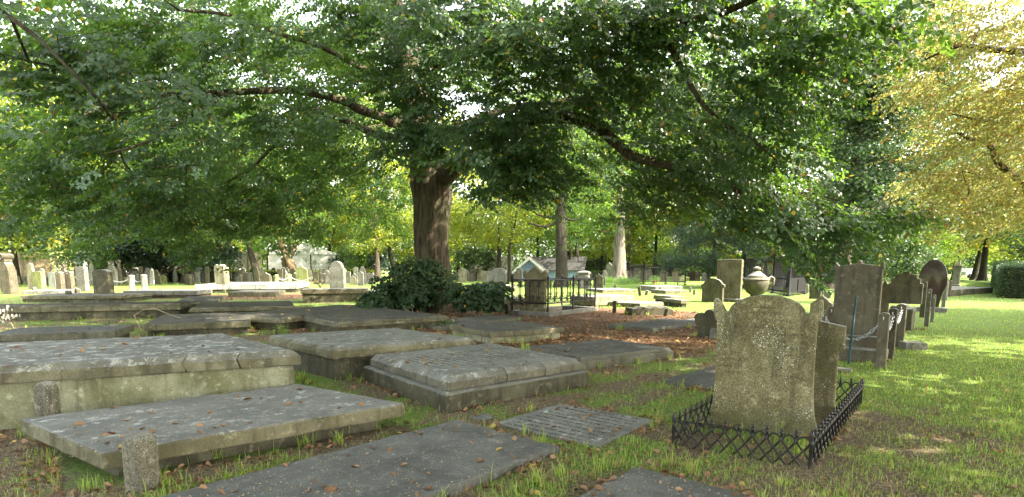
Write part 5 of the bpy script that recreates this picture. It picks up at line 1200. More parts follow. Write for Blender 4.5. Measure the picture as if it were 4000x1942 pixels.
# ------------------------------------------------------------------ other trees
def tree(name, label, px, d, r, fork, top, cr, mat, bark, n_t=60, n_per=2, temps=None, lean=(0, 0), cz=None, squash=None, group='trees round the cemetery', scl=(1.0, 1.6), seed=0, xy=None, flute=.04, shell=.35, zlow=None, extra=None, twin=False):
    rs = np.random.default_rng(100 + seed); x, y = xy if xy is not None else (PD(px, 1045, d)[0], d)
    s = Skel(); lx, ly = lean; zt = top * .82
    s.limb([(0, 0, -.15), (lx * .15, ly * .15, fork * .4), (lx * .4, ly * .4, fork), (lx * .6 + rs.normal(0, .2), ly * .6 + rs.normal(0, .2), fork + (zt - fork) * .45), (lx + rs.normal(0, .4), ly + rs.normal(0, .4), zt)], r, r * .18)
    if twin: s.limb([(-1.0, .4, -.1), (-.9, .4, 1.0), (-1.3, .4, 1.9), (-1.0, .3, 2.7), (-.2, 0, 3.6)], r * .8, r * .6)
    zlow = zlow if zlow is not None else fork * .85
    c = np.array([lx, ly, (zlow + top) / 2]); rad = np.array([cr, cr, (top - zlow) / 2])
    t = in_ell(n_t, c, rad, rs, shell)
    if extra is not None: t = np.vstack([t, extra - np.array([x, y, 0])])
    s.grow(t, .8, fork * .75, rs); s.radii(.012, 2.3)
    o = thing(name, label, 'tree', (x, y, 0), 0, group); s.mesh('trunk', M[bark], o, fluted(flute, 6, .25, .8, seed), 12)
    b = Buf(); leafy(s, t, n_per, temps or CL_FAR, b, rs, (lx, ly), scl, (-.1, .5), cr * .12); b.obj('crown', M[mat], o, sm=False)
    return o
tree('lime_tree', 'slim dark-trunked tree before the tan board fence', 272, 46, .36, 3.2, 19, 7.0, 'leaf_yel', 'bark_dark', 190, 3, seed=1)
tree('lime_tree', 'straight dark-trunked tree beside the block-shaped post', 724, 54, .46, 3.4, 22, 8.0, 'leaf_back', 'bark_dark', 230, 3, seed=2, zlow=3.0)
tree('lime_tree', 'dark tree leaning left between cream headstone and twin trunk', 1012, 51, .46, 3.2, 17, 7.5, 'leaf_back', 'bark_dark', 200, 3, lean=(-1.8, 0), seed=3, zlow=3.3)
tree('willow_tree', 'sunlit tree with two thick tan trunks, the right one strongly leaning', 1160, 60, .62, 4.2, 13.5, 6.0, 'leaf_yel', 'bark_lit', 120, 3, lean=(-4.0, 0), seed=4, zlow=4.2, twin=True, flute=.08)
tree('lime_tree', 'tree with a dark trunk rising just left of the trunk bush', 1474, 62, .40, 4, 19, 7, 'leaf_yel', 'bark_brown', 100, 3, seed=5)
tree('lime_tree', 'tree with a bent trunk and pale stone at its foot, beside the great trunk', 1548, 66, .40, 4, 22, 7.5, 'leaf_back', 'bark_dark', 150, 3, lean=(-2, 0), seed=6)
tree('lime_tree', 'tree whose dark trunk stands above the purple-grey headstone', 1950, 66, .42, 3.6, 12, 5.5, 'leaf_yel', 'bark_dark', 110, 3, seed=7, zlow=3.0)
tree('lime_tree', 'thin-trunked tree directly left of the blue hut', 1990, 60, .26, 3.6, 10.5, 4, 'leaf_yel', 'bark_dark', 70, 2, seed=8, zlow=3.0)
# forked tree with bare lower boughs
ft = Skel(); rsF = np.random.default_rng(77); dF = 45.0
def qq(px, py, d=dF): return PD(px, py, d)
b0 = qq(2194, 1120); b0[2] = -.1
ft.limb([b0, qq(2194, 1000), qq(2190, 860), qq(2196, 770), qq(2215, 700), qq(2225, 600), qq(2230, 480), qq(2232, 380)], .52, .12)
for pts, a, b in (([(2192, 860), (2130, 885), (2060, 870)], .16, .05), ([(2192, 850), (2120, 845), (2070, 820)], .15, .04), ([(2196, 850), (2240, 860), (2290, 848)], .12, .03), ([(2192, 800), (2150, 780), (2090, 740)], .12, .03), ([(2190, 800), (2145, 740), (2125, 660), (2110, 560)], .20, .05), ([(2212, 710), (2255, 680), (2280, 620), (2300, 500)], .17, .04)):
    P_ = [qq(*p) for p in pts]; ft.limb(P_, a, b, ft.near(P_[0]))
tF = np.vstack([blob(90, 2200, 480, dF, 330, 190, 4, rsF), blob(30, 2060, 700, dF, 120, 110, 2, rsF), blob(34, 2330, 650, dF + 2, 130, 130, 2, rsF), blob(14, 2260, 880, dF + 3, 130, 60, 2, rsF)])
ft.grow(tF, .8, 3.5, rsF); ft.radii(.012, 2.4)
o = thing('lime_tree', 'forked tree with rough trunk and short bare side boughs behind the railed grave', 'tree', (0, 0, 0), 0, 'trees round the cemetery'); ft.mesh('trunk', M['bark_dark'], o, fluted(.04, 5, .3, 1.0), 12)
b = Buf(); leafy(ft, tF, 3, CL_FAR, b, rsF, (b0[0], b0[1]), (.8, 1.3), (-.1, .5), .7); b.obj('crown', M['leaf_back'], o, sm=False)
tree('lime_tree', 'thin mossy trunk close right of the forked tree', 2228, 68, .24, 4, 12, 4, 'leaf_back', 'bark_dark', 60, 2, seed=9)
tree('lime_tree', 'tree with a reddish trunk left of the spear-topped fence', 2252, 72, .46, 4.5, 23, 8, 'leaf_back', 'bark_brown', 160, 3, seed=10, zlow=4)
tree('poplar_tree', 'massive pale grey trunk with deep fluted bark beyond the flecked tomb', 2418, 56, .80, 6.2, 20, 6.5, 'leaf_back', 'bark_grey', 130, 3, seed=11, flute=.09, zlow=5.4)
tree('lime_tree', 'slim trunk in bright leaves behind the far black railing', 2458, 76, .34, 4, 13, 6, 'leaf_yel', 'bark_brown', 100, 3, seed=12, zlow=3)
# yew
yx = blob(95, 2790, 950, 44, 190, 95, 2.6, np.random.default_rng(4)); yx = np.vstack([yx, blob(26, 2680, 1020, 43, 110, 35, 1.5, np.random.default_rng(5))])
tree('yew_tree', 'dark spreading yew over the slate-blue headstone and the tall stele', 2770, 44, .20, 1.6, 5.2, 3.0, 'leaf_yew', 'bark_brown', 30, 2, CL_YEW, seed=13, scl=(.9, 1.3), extra=yx, zlow=2.5, shell=.1)
# tall ivy-clad tree on the right
tree('ivy_clad_tree', 'tall tree with leaning reddish trunk wrapped in ivy behind the tallest brown monument', 3275, 41, .80, 6.0, 22, 5.5, 'leaf_ivy', 'bark_brown', 260, 3, lean=(1.6, 0), seed=14, zlow=4.5, scl=(1.0, 1.5), extra=np.vstack([blob(70, 3330, 220, 38, 260, 260, 2.5, np.random.default_rng(19)), blob(70, 3450, 520, 38, 200, 420, 2.0, np.random.default_rng(9)), blob(46, 3540, 850, 36, 170, 130, 2.5, np.random.default_rng(10))]))
tree('ash_tree', 'tree in shade with bare lower stem behind the clipped hedge', 4010, 44, .30, 2.6, 13, 5.5, 'leaf_ivy', 'bark_brown', 110, 3, seed=15, zlow=2.2)
tree('lime_tree', 'ivy-dark trunk at the far end of the path, right one', 3842, 66, .50, 4, 16, 6, 'leaf_back', 'bark_dark', 110, 3, seed=16, zlow=4)
tree('lime_tree', 'ivy-dark trunk at the far end of the path, leaning left one', 3808, 70, .40, 4, 15, 6, 'leaf_yel', 'bark_dark', 110, 3, seed=17, lean=(1.2, 0), zlow=3.5)
tree('lime_tree', 'tree behind the squat pillar monument', 3735, 58, .40, 3.6, 14, 5.5, 'leaf_ivy', 'bark_dark', 100, 3, seed=18, zlow=4.6)
tree('sapling', 'bright lemon-green sapling between the oval granite and the pillar monument', 3655, 33, .06, 1.0, 3.6, 1.5, 'leaf_lemon', 'bark_dark', 34, 2, CL_FAR, scl=(.5, .8), seed=19, zlow=1.7, group='shrubs')
tree('elder_shrub', 'loose green shrub rising behind the stepped brown monument', 3525, 24, .08, .6, 3.3, 1.3, 'leaf_ivy', 'bark_dark', 60, 2, CL_FAR, scl=(.45, .7), seed=20, zlow=.9, group='shrubs')
# golden tree at the right edge
gx_, gy_ = 12.6, 11.8; gk = Skel(); rsG = np.random.default_rng(31)
gk.limb([(gx_, gy_, -.1), (gx_ - .1, gy_, 1.2), (gx_ + .1, gy_, 2.4), (gx_ + .2, gy_, 4.5), (gx_, gy_, 7), (gx_, gy_, 9.5)], .34, .1)
for pts, a, b in (([(gx_, gy_, 2.6), PD(4090, 780, 11.9), PD(4000, 712, 12), PD(3900, 640, 12.2), PD(3860, 560, 12.3), PD(3790, 545, 12.5), PD(3740, 520, 12.8)], .11, .02), ([PD(3900, 640, 12.2), PD(3840, 625, 12.3), PD(3790, 630, 12.5)], .04, .01), ([(gx_, gy_, 4.2), PD(4000, 430, 11.8), PD(3850, 470, 12), PD(3700, 440, 12.3)], .09, .015), ([(gx_, gy_, 5.6), PD(3950, 200, 11), PD(3750, 180, 11), PD(3600, 240, 11)], .09, .015)):
    P_ = [np.array(p, float) for p in pts]; gk.limb(P_, a, b, gk.near(P_[0]))
tG = np.vstack([blob(150, 4010, 250, 11.5, 330, 300, 1.8, rsG), blob(120, 3980, 690, 12.5, 290, 190, 1.8, rsG), in_ell(120, (gx_, gy_, 7.5), (4.6, 4.6, 3.2), rsG), in_ell(60, (9, 9, 8.5), (3, 3, 1.5), rsG)])
gk.grow(tG, .5, 2.2, rsG); gk.radii(.005, 2.5)
o = thing('golden_beech', 'golden-leaved autumn tree overhanging the path from the right edge', 'tree', (0, 0, 0), 0, None); gk.mesh('trunk', M['bark_brown'], o, fluted(.03, 5, .3, .8), 12)
CL_GOLD = [make_spray(7, 10, .75, .068, 4, rs0, .5, .6) for _ in range(6)]
b = Buf(); leafy(gk, tG, 3, CL_GOLD, b, rsG, (gx_, gy_), (.8, 1.25), (.0, .6), .3); b.obj('crown', M['leaf_gold'], o, sm=False)
# trees out of view past the right edge, placed to shade the graves
for k, (u_, v_, nm) in enumerate(((-8, 7.5, 'first'), (1, 8.5, 'second'), (10, 9, 'third'), (24, 10, 'fourth'), (42, 9.5, 'fifth'))):
    x_, y_ = u_ * SU + v_ * CU, u_ * CU - v_ * SU
    tree('lime_tree', nm + ' tree of the row beyond the grass path, out of view and placed for its shade', 0, 0, .40, 3.6, 11 if k in (2, 3) else 13, 5.6, 'leaf_back', 'bark_dark', 120, 3, seed=21 + k, xy=(x_, y_), group='limes beyond the path', zlow=4.6, scl=(1.3, 2.0))
tree('lime_tree', 'added unseen tree behind the photographer, its crown over the near graves', 0, 0, .45, 5, 14, 6.2, 'leaf_back', 'bark_dark', 170, 3, seed=31, xy=(5.5, -3.5), lean=(.5, 1.0), extra=in_ell(170, (5.5, 5.2, 10.2), (7, 4.5, 2.6), np.random.default_rng(2)), group='limes beyond the path', zlow=6.8, scl=(1.3, 2.0))  # unseen tree added here, crown widened overhead to block the sun
tree('lime_tree', 'tree standing behind the photographer and to the left', 0, 0, .45, 5, 14, 5.5, 'leaf_back', 'bark_dark', 90, 3, seed=32, xy=(-6, -6), group='limes beyond the path', zlow=6.5, scl=(1.3, 2.0))
tree('lime_tree', 'boundary tree past the left edge of the photo, nearer one', 0, 0, .4, 3.4, 15, 7, 'leaf_back', 'bark_dark', 110, 3, seed=35, xy=(-34, 18), group='trees round the cemetery', scl=(1.3, 2.0))
tree('lime_tree', 'boundary tree past the left edge of the photo, farther one', 0, 0, .4, 3.4, 16, 7.5, 'leaf_back', 'bark_dark', 130, 3, seed=36, xy=(-46, 36), group='trees round the cemetery', scl=(1.3, 2.0))
tree('lime_tree', 'dark-leaved tree rising behind the left board fence past the scrolled monument', 60, 52, .38, 3.4, 20, 7, 'leaf_back', 'bark_dark', 170, 3, seed=37, zlow=3.6)
tree('lime_tree', 'tree with slim dark trunk between the holly and the tan fence', 470, 66, .34, 3.4, 20, 7, 'leaf_back', 'bark_dark', 150, 3, seed=38, zlow=4)
tree('lime_tree', 'slim dark-trunked tree above the brush pile', 1290, 74, .32, 4.5, 17, 5.5, 'leaf_yel', 'bark_dark', 110, 3, seed=39, zlow=4.6)
# background ring of trees
BGT = [(-150, 62, 15, 'leaf_yel'), (120, 70, 16, 'leaf_back'), (430, 78, 17, 'leaf_back'), (620, 90, 19, 'leaf_yel'), (860, 84, 17, 'leaf_yel'), (1330, 84, 12, 'leaf_yel'), (1640, 80, 16, 'leaf_yel'), (1790, 90, 15, 'leaf_yel'), (2100, 92, 16, 'leaf_back'), (2350, 88, 18, 'leaf_yel'), (2560, 82, 16, 'leaf_yel'), (2700, 92, 20, 'leaf_back'), (2900, 74, 17, 'leaf_yel'), (3080, 66, 17, 'leaf_ivy'), (3420, 70, 20, 'leaf_ivy'), (3640, 85, 18, 'leaf_yel'), (3950, 80, 18, 'leaf_yel'), (4150, 60, 16, 'leaf_yel')]
WHERE = ['behind the far left edge', 'behind the tan board fence', 'behind the dark holly mass', 'between the holly and the straight trunk', 'above the cream board fence', 'right of the white shed', 'directly behind the great trunk', 'just right of the great trunk', 'behind the blue hut', 'above the spear-topped fence', 'above the far black railing', 'left of and behind the yew', 'right behind the yew', 'behind the iron cage', 'behind the ivy-clad trunk', 'behind the lemon-green sapling', 'above the clipped hedge', 'past the right edge behind the hedge']
for i, (px, d, top, mt) in enumerate(BGT):
    tree('background_tree', ('yellow-green' if mt == 'leaf_yel' else 'mid-green' if mt == 'leaf_back' else 'dark green') + ' distant tree ' + WHERE[i], px, d, .4, 3.2, top * 1.5 if px != 1330 else 13, 8.5 if px != 1330 else 4.5, mt, 'bark_dark', 170, 3, CL_FAR, seed=40 + i, zlow=1.6 if px not in (860, 1330) else 4.2, scl=(1.4, 2.3))

# ------------------------------------------------------------------ shrubs, hedges, ivy, weeds
def shrub(name, label, pts, temps, mat, n_per=2, stems=5, base=None, scl=(.7, 1.1), seed=0, jit=.2, cat='shrub', droop=(0, .8), group='shrubs', sr=.02, steep=.3):
    rs = np.random.default_rng(300 + seed); c = pts.mean(0) if base is None else np.array([*base, 0]); loc_ = pts - np.array([c[0], c[1], 0])
    o = thing(name, label, cat, (c[0], c[1], 0), 0, group); s = Skel()
    for i in range(stems):
        a = rs.uniform(0, 6.3); e = loc_[rs.integers(len(loc_))]; s.limb([(math.cos(a) * .1, math.sin(a) * .1, -.05), (e[0] * steep, e[1] * steep, e[2] * .5), (e[0] * .8, e[1] * .8, e[2] * .9)], sr, sr * .4)
    s.grow(loc_, .4, 0, rs); s.radii(.005, 2.4); s.mesh('stems', M['bark_dark'], o)
    b = Buf(); leafy(s, loc_, n_per, temps, b, rs, (0, 0), scl, droop, jit); b.obj('foliage', M[mat], o, sm=False)
    return o
rb = np.random.default_rng(55)
SP_BUSH = [make_spray(4, 6, .55, .13, 6, rs0, .6) for _ in range(5)]
shrub('sucker_bush', 'dark leafy suckers spilling left from the foot of the great trunk', np.vstack([blob(64, 1580, 1130, 18.4, 120, 65, .8, rb), blob(26, 1640, 1060, 18.8, 80, 60, .5, rb), blob(14, 1490, 1160, 18, 45, 40, .6, rb)]).clip([-99, 0, .08], 99), SP_BUSH, 'leaf_bush', 3, 8, (T0[0] - .6, T0[1] - .6), seed=1, jit=.16)
shrub('sucker_bush', 'lower leafy suckers arching right from the great trunk towards the railing', np.vstack([blob(44, 1850, 1135, 18.2, 90, 42, .7, rb), blob(8, 1930, 1120, 18, 45, 25, .4, rb)]).clip([-99, 0, .08], 99), SP_BUSH, 'leaf_bush', 3, 7, (T0[0] + .9, T0[1] - .4), seed=2, jit=.16)
shrub('holly', 'broad dark glossy evergreen mass before the board fences', np.vstack([blob(120, 560, 960, 60, 270, 80, 3, rb), blob(40, 820, 1000, 58, 110, 45, 2, rb), blob(30, 380, 930, 61, 110, 60, 2, rb)]).clip([-99, 0, .3], 99), CL_FAR, 'leaf_holly', 3, 6, seed=3, scl=(1.1, 1.7), jit=.5, sr=.12)
shrub('laurel', 'dark laurel mass behind the hedge left of the great trunk', blob(60, 1420, 1010, 72, 110, 40, 2, rb).clip([-99, 0, .3], 99), CL_FAR, 'leaf_holly', 3, 4, seed=4, scl=(1.1, 1.6), jit=.5, sr=.1)
shrub('young_tree', 'small airy young tree before the white shed', blob(22, 1215, 1000, 60, 35, 60, .8, rb).clip([-99, 0, .3], 99), CL_FAR, 'leaf_ivy', 1, 2, seed=5, scl=(.4, .6), jit=.3, sr=.03)
shrub('young_tree', 'small green tree at the right end of the white shed', blob(40, 1375, 1000, 62, 50, 65, 1, rb).clip([-99, 0, .3], 99), CL_FAR, 'leaf_back', 2, 2, seed=6, scl=(.6, .9), jit=.3, sr=.05)
shrub('climber_bush', 'blue-green bush behind the violet-grey jagged stone', blob(60, 1850, 1010, 68, 90, 45, 2, rb).clip([-99, 0, .3], 99), CL_FAR, 'leaf_ivy', 2, 4, seed=7, scl=(.9, 1.3), jit=.4, sr=.06)
shrub('weedy_mound', 'low weeds heaped round the foot of the great fluted trunk', np.vstack([blob(34, 2470, 1098, 52, 70, 12, 1.5, rb), blob(20, 2375, 1098, 54, 25, 12, 1, rb)]).clip([-99, 0, .05], 99), CL_FINE, 'leaf_fern', 2, 4, seed=8, scl=(.5, .8), jit=.3)
shrub('bramble', 'bare tangle of grey twigs between the green and the round-shouldered headstones', blob(26, 1250, 1098, 42, 45, 16, .8, rb).clip([-99, 0, .1], 99), CL_FINE[:1], 'straw', 1, 9, seed=9, scl=(.12, .2), jit=.2)
for k, (px, py, sz) in enumerate(((437, 1268, .10), (866, 1224, .1), (1075, 1290, .16), (1030, 1215, .08), (1335, 1350, .0), (1755, 1262, .07), (1580, 1395, .0))):
    wh = ['against the round post behind the long cracked lid', 'on the dark moulded tomb front', 'in the litter patch left of the rounded lid', 'beside the leaf-strewn tomb', '', 'beside the low speckled post', ''][k]
    if not wh: continue
    x, y = G(px, py + 22); shrub('fern', 'little bright green fern ' + wh, in_ell(12, (x, y, .16), (.22, .15, .12), rb).clip([-99, 0, .03], 99), [make_spray(6, 8, .28, .028, 4, rs0, .5, .5) for _ in range(2)], 'leaf_fern', 2, 4, seed=20 + k, scl=(.7, 1.1), jit=.04, cat='fern', group='ferns', sr=.004)
# potted fern
x, y = G(2556, 1108); b = Buf(); rsx = np.random.default_rng(3); scatter(b, CL_FINE, in_ell(14, (0, 0, .5), (.38, .38, .2), rsx), rsx.uniform(0, 6, 14), rsx.uniform(0, .5, 14), rsx.uniform(0, .5, 14), rsx.uniform(.4, .6, 14), rsx); b.obj('fern', M['leaf_fern'], POT, False)
# lunaria
x, y = G(60, 1292); lu = thing('honesty_plant', 'dry stalk of honesty with silvery disc seed pods at the left edge', 'plant', (x, y, 0)); b = Buf(); bl = Buf(); rsx = np.random.default_rng(8)
stem = [(0, 0, 0), (-.05, 0, .12), (-.12, 0, .28), (-.2, .02, .42)]; b.tube(stem, [.008, .007, .005, .003], 5)
for k in range(9):
    f = rsx.uniform(.35, 1); p = np.array([-.2 * f, 0, .42 * f]); e = p + np.array([rsx.uniform(-.22, .22), rsx.uniform(-.1, .1), rsx.uniform(.02, .16)]); b.tube([p, (p + e) / 2 + [0, 0, .02], e], .0025, 4)
    for j in range(4):
        c = e + rsx.normal(0, .035, 3); th = np.linspace(0, 2 * math.pi, 9)[:-1]; a = rsx.uniform(-.7, .7); V = c + np.stack([np.cos(th) * .026 * math.cos(a), np.cos(th) * .026 * math.sin(a), np.sin(th) * .034], -1)
        d_ = Buf(); d_.add(V, np.array([(0, 1, 2, 3), (0, 3, 4, 7), (7, 4, 5, 6)]), np.repeat(rsx.random(), 3)); d_.obj('seed_disc', M['lunaria'], lu, False)
b.obj('stem', M['twig'], lu)
# tall yellow flower spikes
x, y = G(255, 1128); fl = thing('mullein_clump', 'clump of tall pale yellow flower spikes between the left headstones', 'plant', (x, y, 0)); b = Buf(); bl = Buf(); rsx = np.random.default_rng(18)
for k in range(17):
    a = rsx.uniform(-1.1, 1.0); h = rsx.uniform(2.2, 3.6) * (1 - .15 * abs(a)); p0 = np.array([a * .35, rsx.uniform(-.3, .3), 0]); p1 = np.array([a * 1.0, p0[1], h]); b.tube([p0, (p0 + p1) / 2 + [a * .1, 0, .1], p1], .012, 4)
    n = 26; f = rsx.uniform(.35, 1, n)[:, None]; scatter(bl, [leaf4(.13, .06) + ([],)], p0 * (1 - f) + p1 * f, rsx.uniform(0, 6.3, n), rsx.uniform(-1, .5, n), rsx.uniform(0, 1, n), rsx.uniform(.7, 1.2, n), rsx)
b.obj('stems', M['leaf_fern'], fl); bl.obj('flowers', M['pale_flower'], fl, False)
# hedges
def hedge(name, label, p0, p1, H, D, mat, n, leaf=.12, seed=0, cat='hedge'):
    rs = np.random.default_rng(500 + seed); p0, p1 = np.array(p0), np.array(p1); L = np.linalg.norm(p1 - p0); u = (p1 - p0) / L; v = np.array([-u[1], u[0]]); c = (p0 + p1) / 2; an = math.atan2(u[1], u[0])
    o = thing(name, label, cat, (c[0], c[1], 0), an); b = Buf(); f = rs.random(n)
    X = rs.uniform(-L / 2, L / 2, n); s = rs.random(n); top = s < D / (D + 2 * H); Y = np.where(top, rs.uniform(-D / 2, D / 2, n), np.where(rs.random(n) < .5, -D / 2, D / 2)); Z = np.where(top, H, rs.uniform(.05, H, n))
    en = rs.random(n) < max(.03, 2 * D * H / (2 * D * H + 2 * L * H + L * D)); X = np.where(en, np.where(rs.random(n) < .5, -L / 2, L / 2), X); Y = np.where(en, rs.uniform(-D / 2, D / 2, n), Y); Z = np.where(en, rs.uniform(.05, H, n), Z)
    Pp = np.stack([X, Y, Z], -1) + rs.normal(0, .05, (n, 3)); lv = [leaf4(leaf, leaf * .6) + ([],)]
    scatter(b, lv, Pp, rs.uniform(0, 6.3, n), rs.uniform(-.6, .9, n), rs.uniform(-.8, .8, n), rs.uniform(.7, 1.3, n), rs); b.obj('foliage', M[mat], o, False)
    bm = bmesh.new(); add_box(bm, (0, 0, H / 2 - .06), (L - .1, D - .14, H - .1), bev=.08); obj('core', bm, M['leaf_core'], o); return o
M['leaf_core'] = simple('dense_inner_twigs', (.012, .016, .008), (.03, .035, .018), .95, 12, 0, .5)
def uv(u, v): return (u * SU + v * CU, u * CU - v * SU)
hedge('hedge', 'clipped box hedge with a bright green end at the right edge of the path', uv(37.5, .75), uv(52, .6), 1.6, 1.3, 'leaf_ivy', 42000, .075, 1)
hedge('hedge', 'farther clipped hedge continuing up the right of the path', uv(53, .45), uv(75, .3), 1.9, 1.4, 'leaf_ivy', 16000, .10, 2)
hedge('low_hedge', 'low sunlit ivy hedge running behind the far left headstones', PD(600, 1045, 61)[:2], PD(1480, 1045, 64)[:2], 1.15, .8, 'leaf_yel', 15000, .14, 3)
hedge('low_hedge', 'low ivy hedge behind the stones right of the great trunk', PD(1780, 1045, 70)[:2], PD(2470, 1045, 78)[:2], 1.0, .8, 'leaf_back', 9000, .14, 4)
hedge('low_hedge', 'yellow-green clipped strip hedge behind the iron cage', PD(2880, 1045, 60)[:2], PD(3120, 1045, 60)[:2], 2.1, .8, 'leaf_lemon', 7000, .12, 5)
hedge('screen_hedge', 'deep green tall hedge closing the left background behind the fences', PD(-400, 1045, 82)[:2], PD(900, 1045, 88)[:2], 5.0, 1.5, 'leaf_ivy', 26000, .3, 6)
hedge('screen_hedge', 'deep green tall hedge closing the background right of the hut', PD(2200, 1045, 100)[:2], PD(3500, 1045, 92)[:2], 4.4, 1.5, 'leaf_back', 30000, .3, 7)
# dead branch pile beyond right
rsw = np.random.default_rng(12); WOOD = (3205, 1080)
wx, wy = G(3215, 1122); wp = thing('woodpile', 'stacked dead branches in shade under the ivy-clad tree', 'wood pile', (wx, wy, 0), R(-20)); b = Buf()
for k in range(70):
    z = rsw.uniform(.1, 2.6); a = rsw.uniform(-1.6, 1.2); L = rsw.uniform(.8, 2.2); y_ = rsw.uniform(-.6, .8); b.tube([(a - L / 2, y_, z + rsw.normal(0, .12)), (a, y_, z), (a + L / 2, y_ + rsw.normal(0, .2), z + rsw.normal(0, .12))], rsw.uniform(.03, .09), 6)
b.obj('branches', M['bark_brown'], wp)
# far wood
rsf = np.random.default_rng(90); n = 5200; X = rsf.uniform(-150, 170, n); Y = 125 + rsf.uniform(0, 14, n) + np.abs(X) * .0; Z = rsf.random(n) ** .8 * (15 + 4 * np.sin(X * .11) + 3 * np.sin(X * .37))
b = Buf(); scatter(b, CL_FAR, np.stack([X, Y, Z], -1), rsf.uniform(0, 6.3, n), rsf.uniform(0, 1, n), rsf.uniform(0, 1, n), rsf.uniform(2.5, 4.2, n), rsf)
tag(b.obj('far_wood', M['leaf_back'], None, False), 'continuous far band of green woodland closing the view', 'woodland', kind='stuff')

# ------------------------------------------------------------------ grass, straw and fallen leaves
def on_slab(x, y, pad=.0):
    m = np.zeros(len(x), bool); zt_ = np.zeros(len(x))
    for (cx, cy, rz, L, W, z) in SLABS:
        c, s = math.cos(rz), math.sin(rz); dx, dy = x - cx, y - cy; a = dx * c + dy * s; b_ = -dx * s + dy * c
        k = (np.abs(a) < L / 2 + pad) & (np.abs(b_) < W / 2 + pad); m |= k; zt_ = np.where(k, z, zt_)
    return m, zt_
def screen_pts(n, rs, x0=-500, x1=4600, y0=1066, y1=2500, bias=1.0):
    px = rs.uniform(x0, x1, n); py = y0 + (y1 - y0) * rs.random(n) ** bias
    x = (px - 2000) / F_PX; y = -(py - PPY) / F_PX; dz = -SP + CP * y; t = -EYE / dz
    return x * t, (CP + SP * y) * t
rg = np.random.default_rng(66)
def blades(n, hmin, hmax, wdt, buf, keep, clump=None, y1=2500, lie=False, bias=1.0):
    x, y = screen_pts(n, rg, y1=y1, bias=bias)
    if clump:
        k = clump; x = x + 0; sx, sy = np.round(x * k) / k, np.round(y * k) / k; h = np.abs(np.sin(sx * 127.1 + sy * 311.7) * 43758.5) % 1; m0 = h > .55
        x, y = x[m0], y[m0]; h = h[m0]
    m, _ = on_slab(x, y, .004); k = (~m) & (rg.random(len(x)) < keep(x, y)); x, y = x[k], y[k]; n = len(x)
    z = gz(x, y); d = np.hypot(x, y); H = rg.uniform(hmin, hmax, n) * (1 + .10 * np.clip((d - 8) / 10, 0, 3)); w_ = wdt * (1 + np.clip((d - 5) / 5, 0, 8)) * rg.uniform(.7, 1.2, n)
    a = rg.uniform(0, 6.283, n); ln = rg.uniform(.1, .75, n) * H if not lie else H * 1.0; up = H if not lie else rg.uniform(.003, .03, n)
    dx, dy = np.cos(a), np.sin(a); sx_, sy_ = -dy * w_, dx * w_
    p = np.stack([x, y, z - .005], -1)
    mid = p + np.stack([dx * ln * .35, dy * ln * .35, up * .62 if not lie else up], -1); tip = p + np.stack([dx * ln, dy * ln, up if not lie else up * rg.uniform(0, 1, n)], -1); s = np.stack([sx_, sy_, 0 * sx_], -1)
    V = np.stack([p - s, p + s, mid + s * .8, mid - s * .8, tip + s * .12, tip - s * .12], 1).reshape(-1, 3)
    i = np.arange(n)[:, None] * 6; Q_ = np.stack([i + [0, 1, 2, 3], i + [3, 2, 4, 5]], 1).reshape(-1, 4)
    buf.add(V, Q_, np.repeat(rg.random(n), 2))
b = Buf()
blades(300000, .015, .042, .0026, b, lambda x, y: np.clip(f_green(x, y) * 1.1, 0, 1) * (.35 + .65 * f_path(x, y)))
blades(120000, .04, .095, .0025, b, lambda x, y: np.clip(f_green(x, y) - .10, 0, 1) * (1 - .7 * f_path(x, y)), clump=9)
blades(26000, .08, .16, .003, b, lambda x, y: np.clip(f_green(x, y) - .35, 0, 1) * (1 - .9 * f_path(x, y)), clump=4.3)
# tufts hugging slab edges
def edge_tufts(buf, n_tuft, per):
    xs, ys = [], []
    for (cx, cy, rz, L, W, z) in SLABS:
        if L < .5 or math.hypot(cx, cy) > 26: continue
        k = max(2, int(n_tuft * (L + W) / 3.0))
        for _ in range(k):
            s = rg.integers(4); f = rg.uniform(-.5, .5); o = .02 + abs(rg.normal(0, .04)); a, b_ = ((f * L, (W / 2 + o)), (f * L, -(W / 2 + o)), (L / 2 + o, f * W), (-(L / 2 + o), f * W))[s]
            if s != 1 and rg.random() < .3: continue
            X = cx + a * math.cos(rz) - b_ * math.sin(rz); Y = cy + a * math.sin(rz) + b_ * math.cos(rz); m = rg.integers(per // 2, per); xs.append(X + rg.normal(0, .025, m)); ys.append(Y + rg.normal(0, .025, m))
    x, y = np.concatenate(xs), np.concatenate(ys); m, _ = on_slab(x, y, .003); x, y = x[~m], y[~m]; n = len(x); H = rg.uniform(.05, .15, n); a = rg.uniform(0, 6.28, n); ln = H * rg.uniform(.1, .8, n); d = np.hypot(x, y); w_ = .0028 * (1 + np.clip((d - 5) / 6, 0, 4))
    p = np.stack([x, y, gz(x, y) - .01], -1); s = np.stack([-np.sin(a) * w_, np.cos(a) * w_, 0 * a], -1); mid = p + np.stack([np.cos(a) * ln * .35, np.sin(a) * ln * .35, H * .62], -1); tip = p + np.stack([np.cos(a) * ln, np.sin(a) * ln, H], -1)
    V = np.stack([p - s, p + s, mid + s * .8, mid - s * .8, tip + s * .12, tip - s * .12], 1).reshape(-1, 3); i = np.arange(n)[:, None] * 6
    buf.add(V, np.stack([i + [0, 1, 2, 3], i + [3, 2, 4, 5]], 1).reshape(-1, 4), np.repeat(rg.random(n) * .7 + .3, 2))
edge_tufts(b, 7, 26)
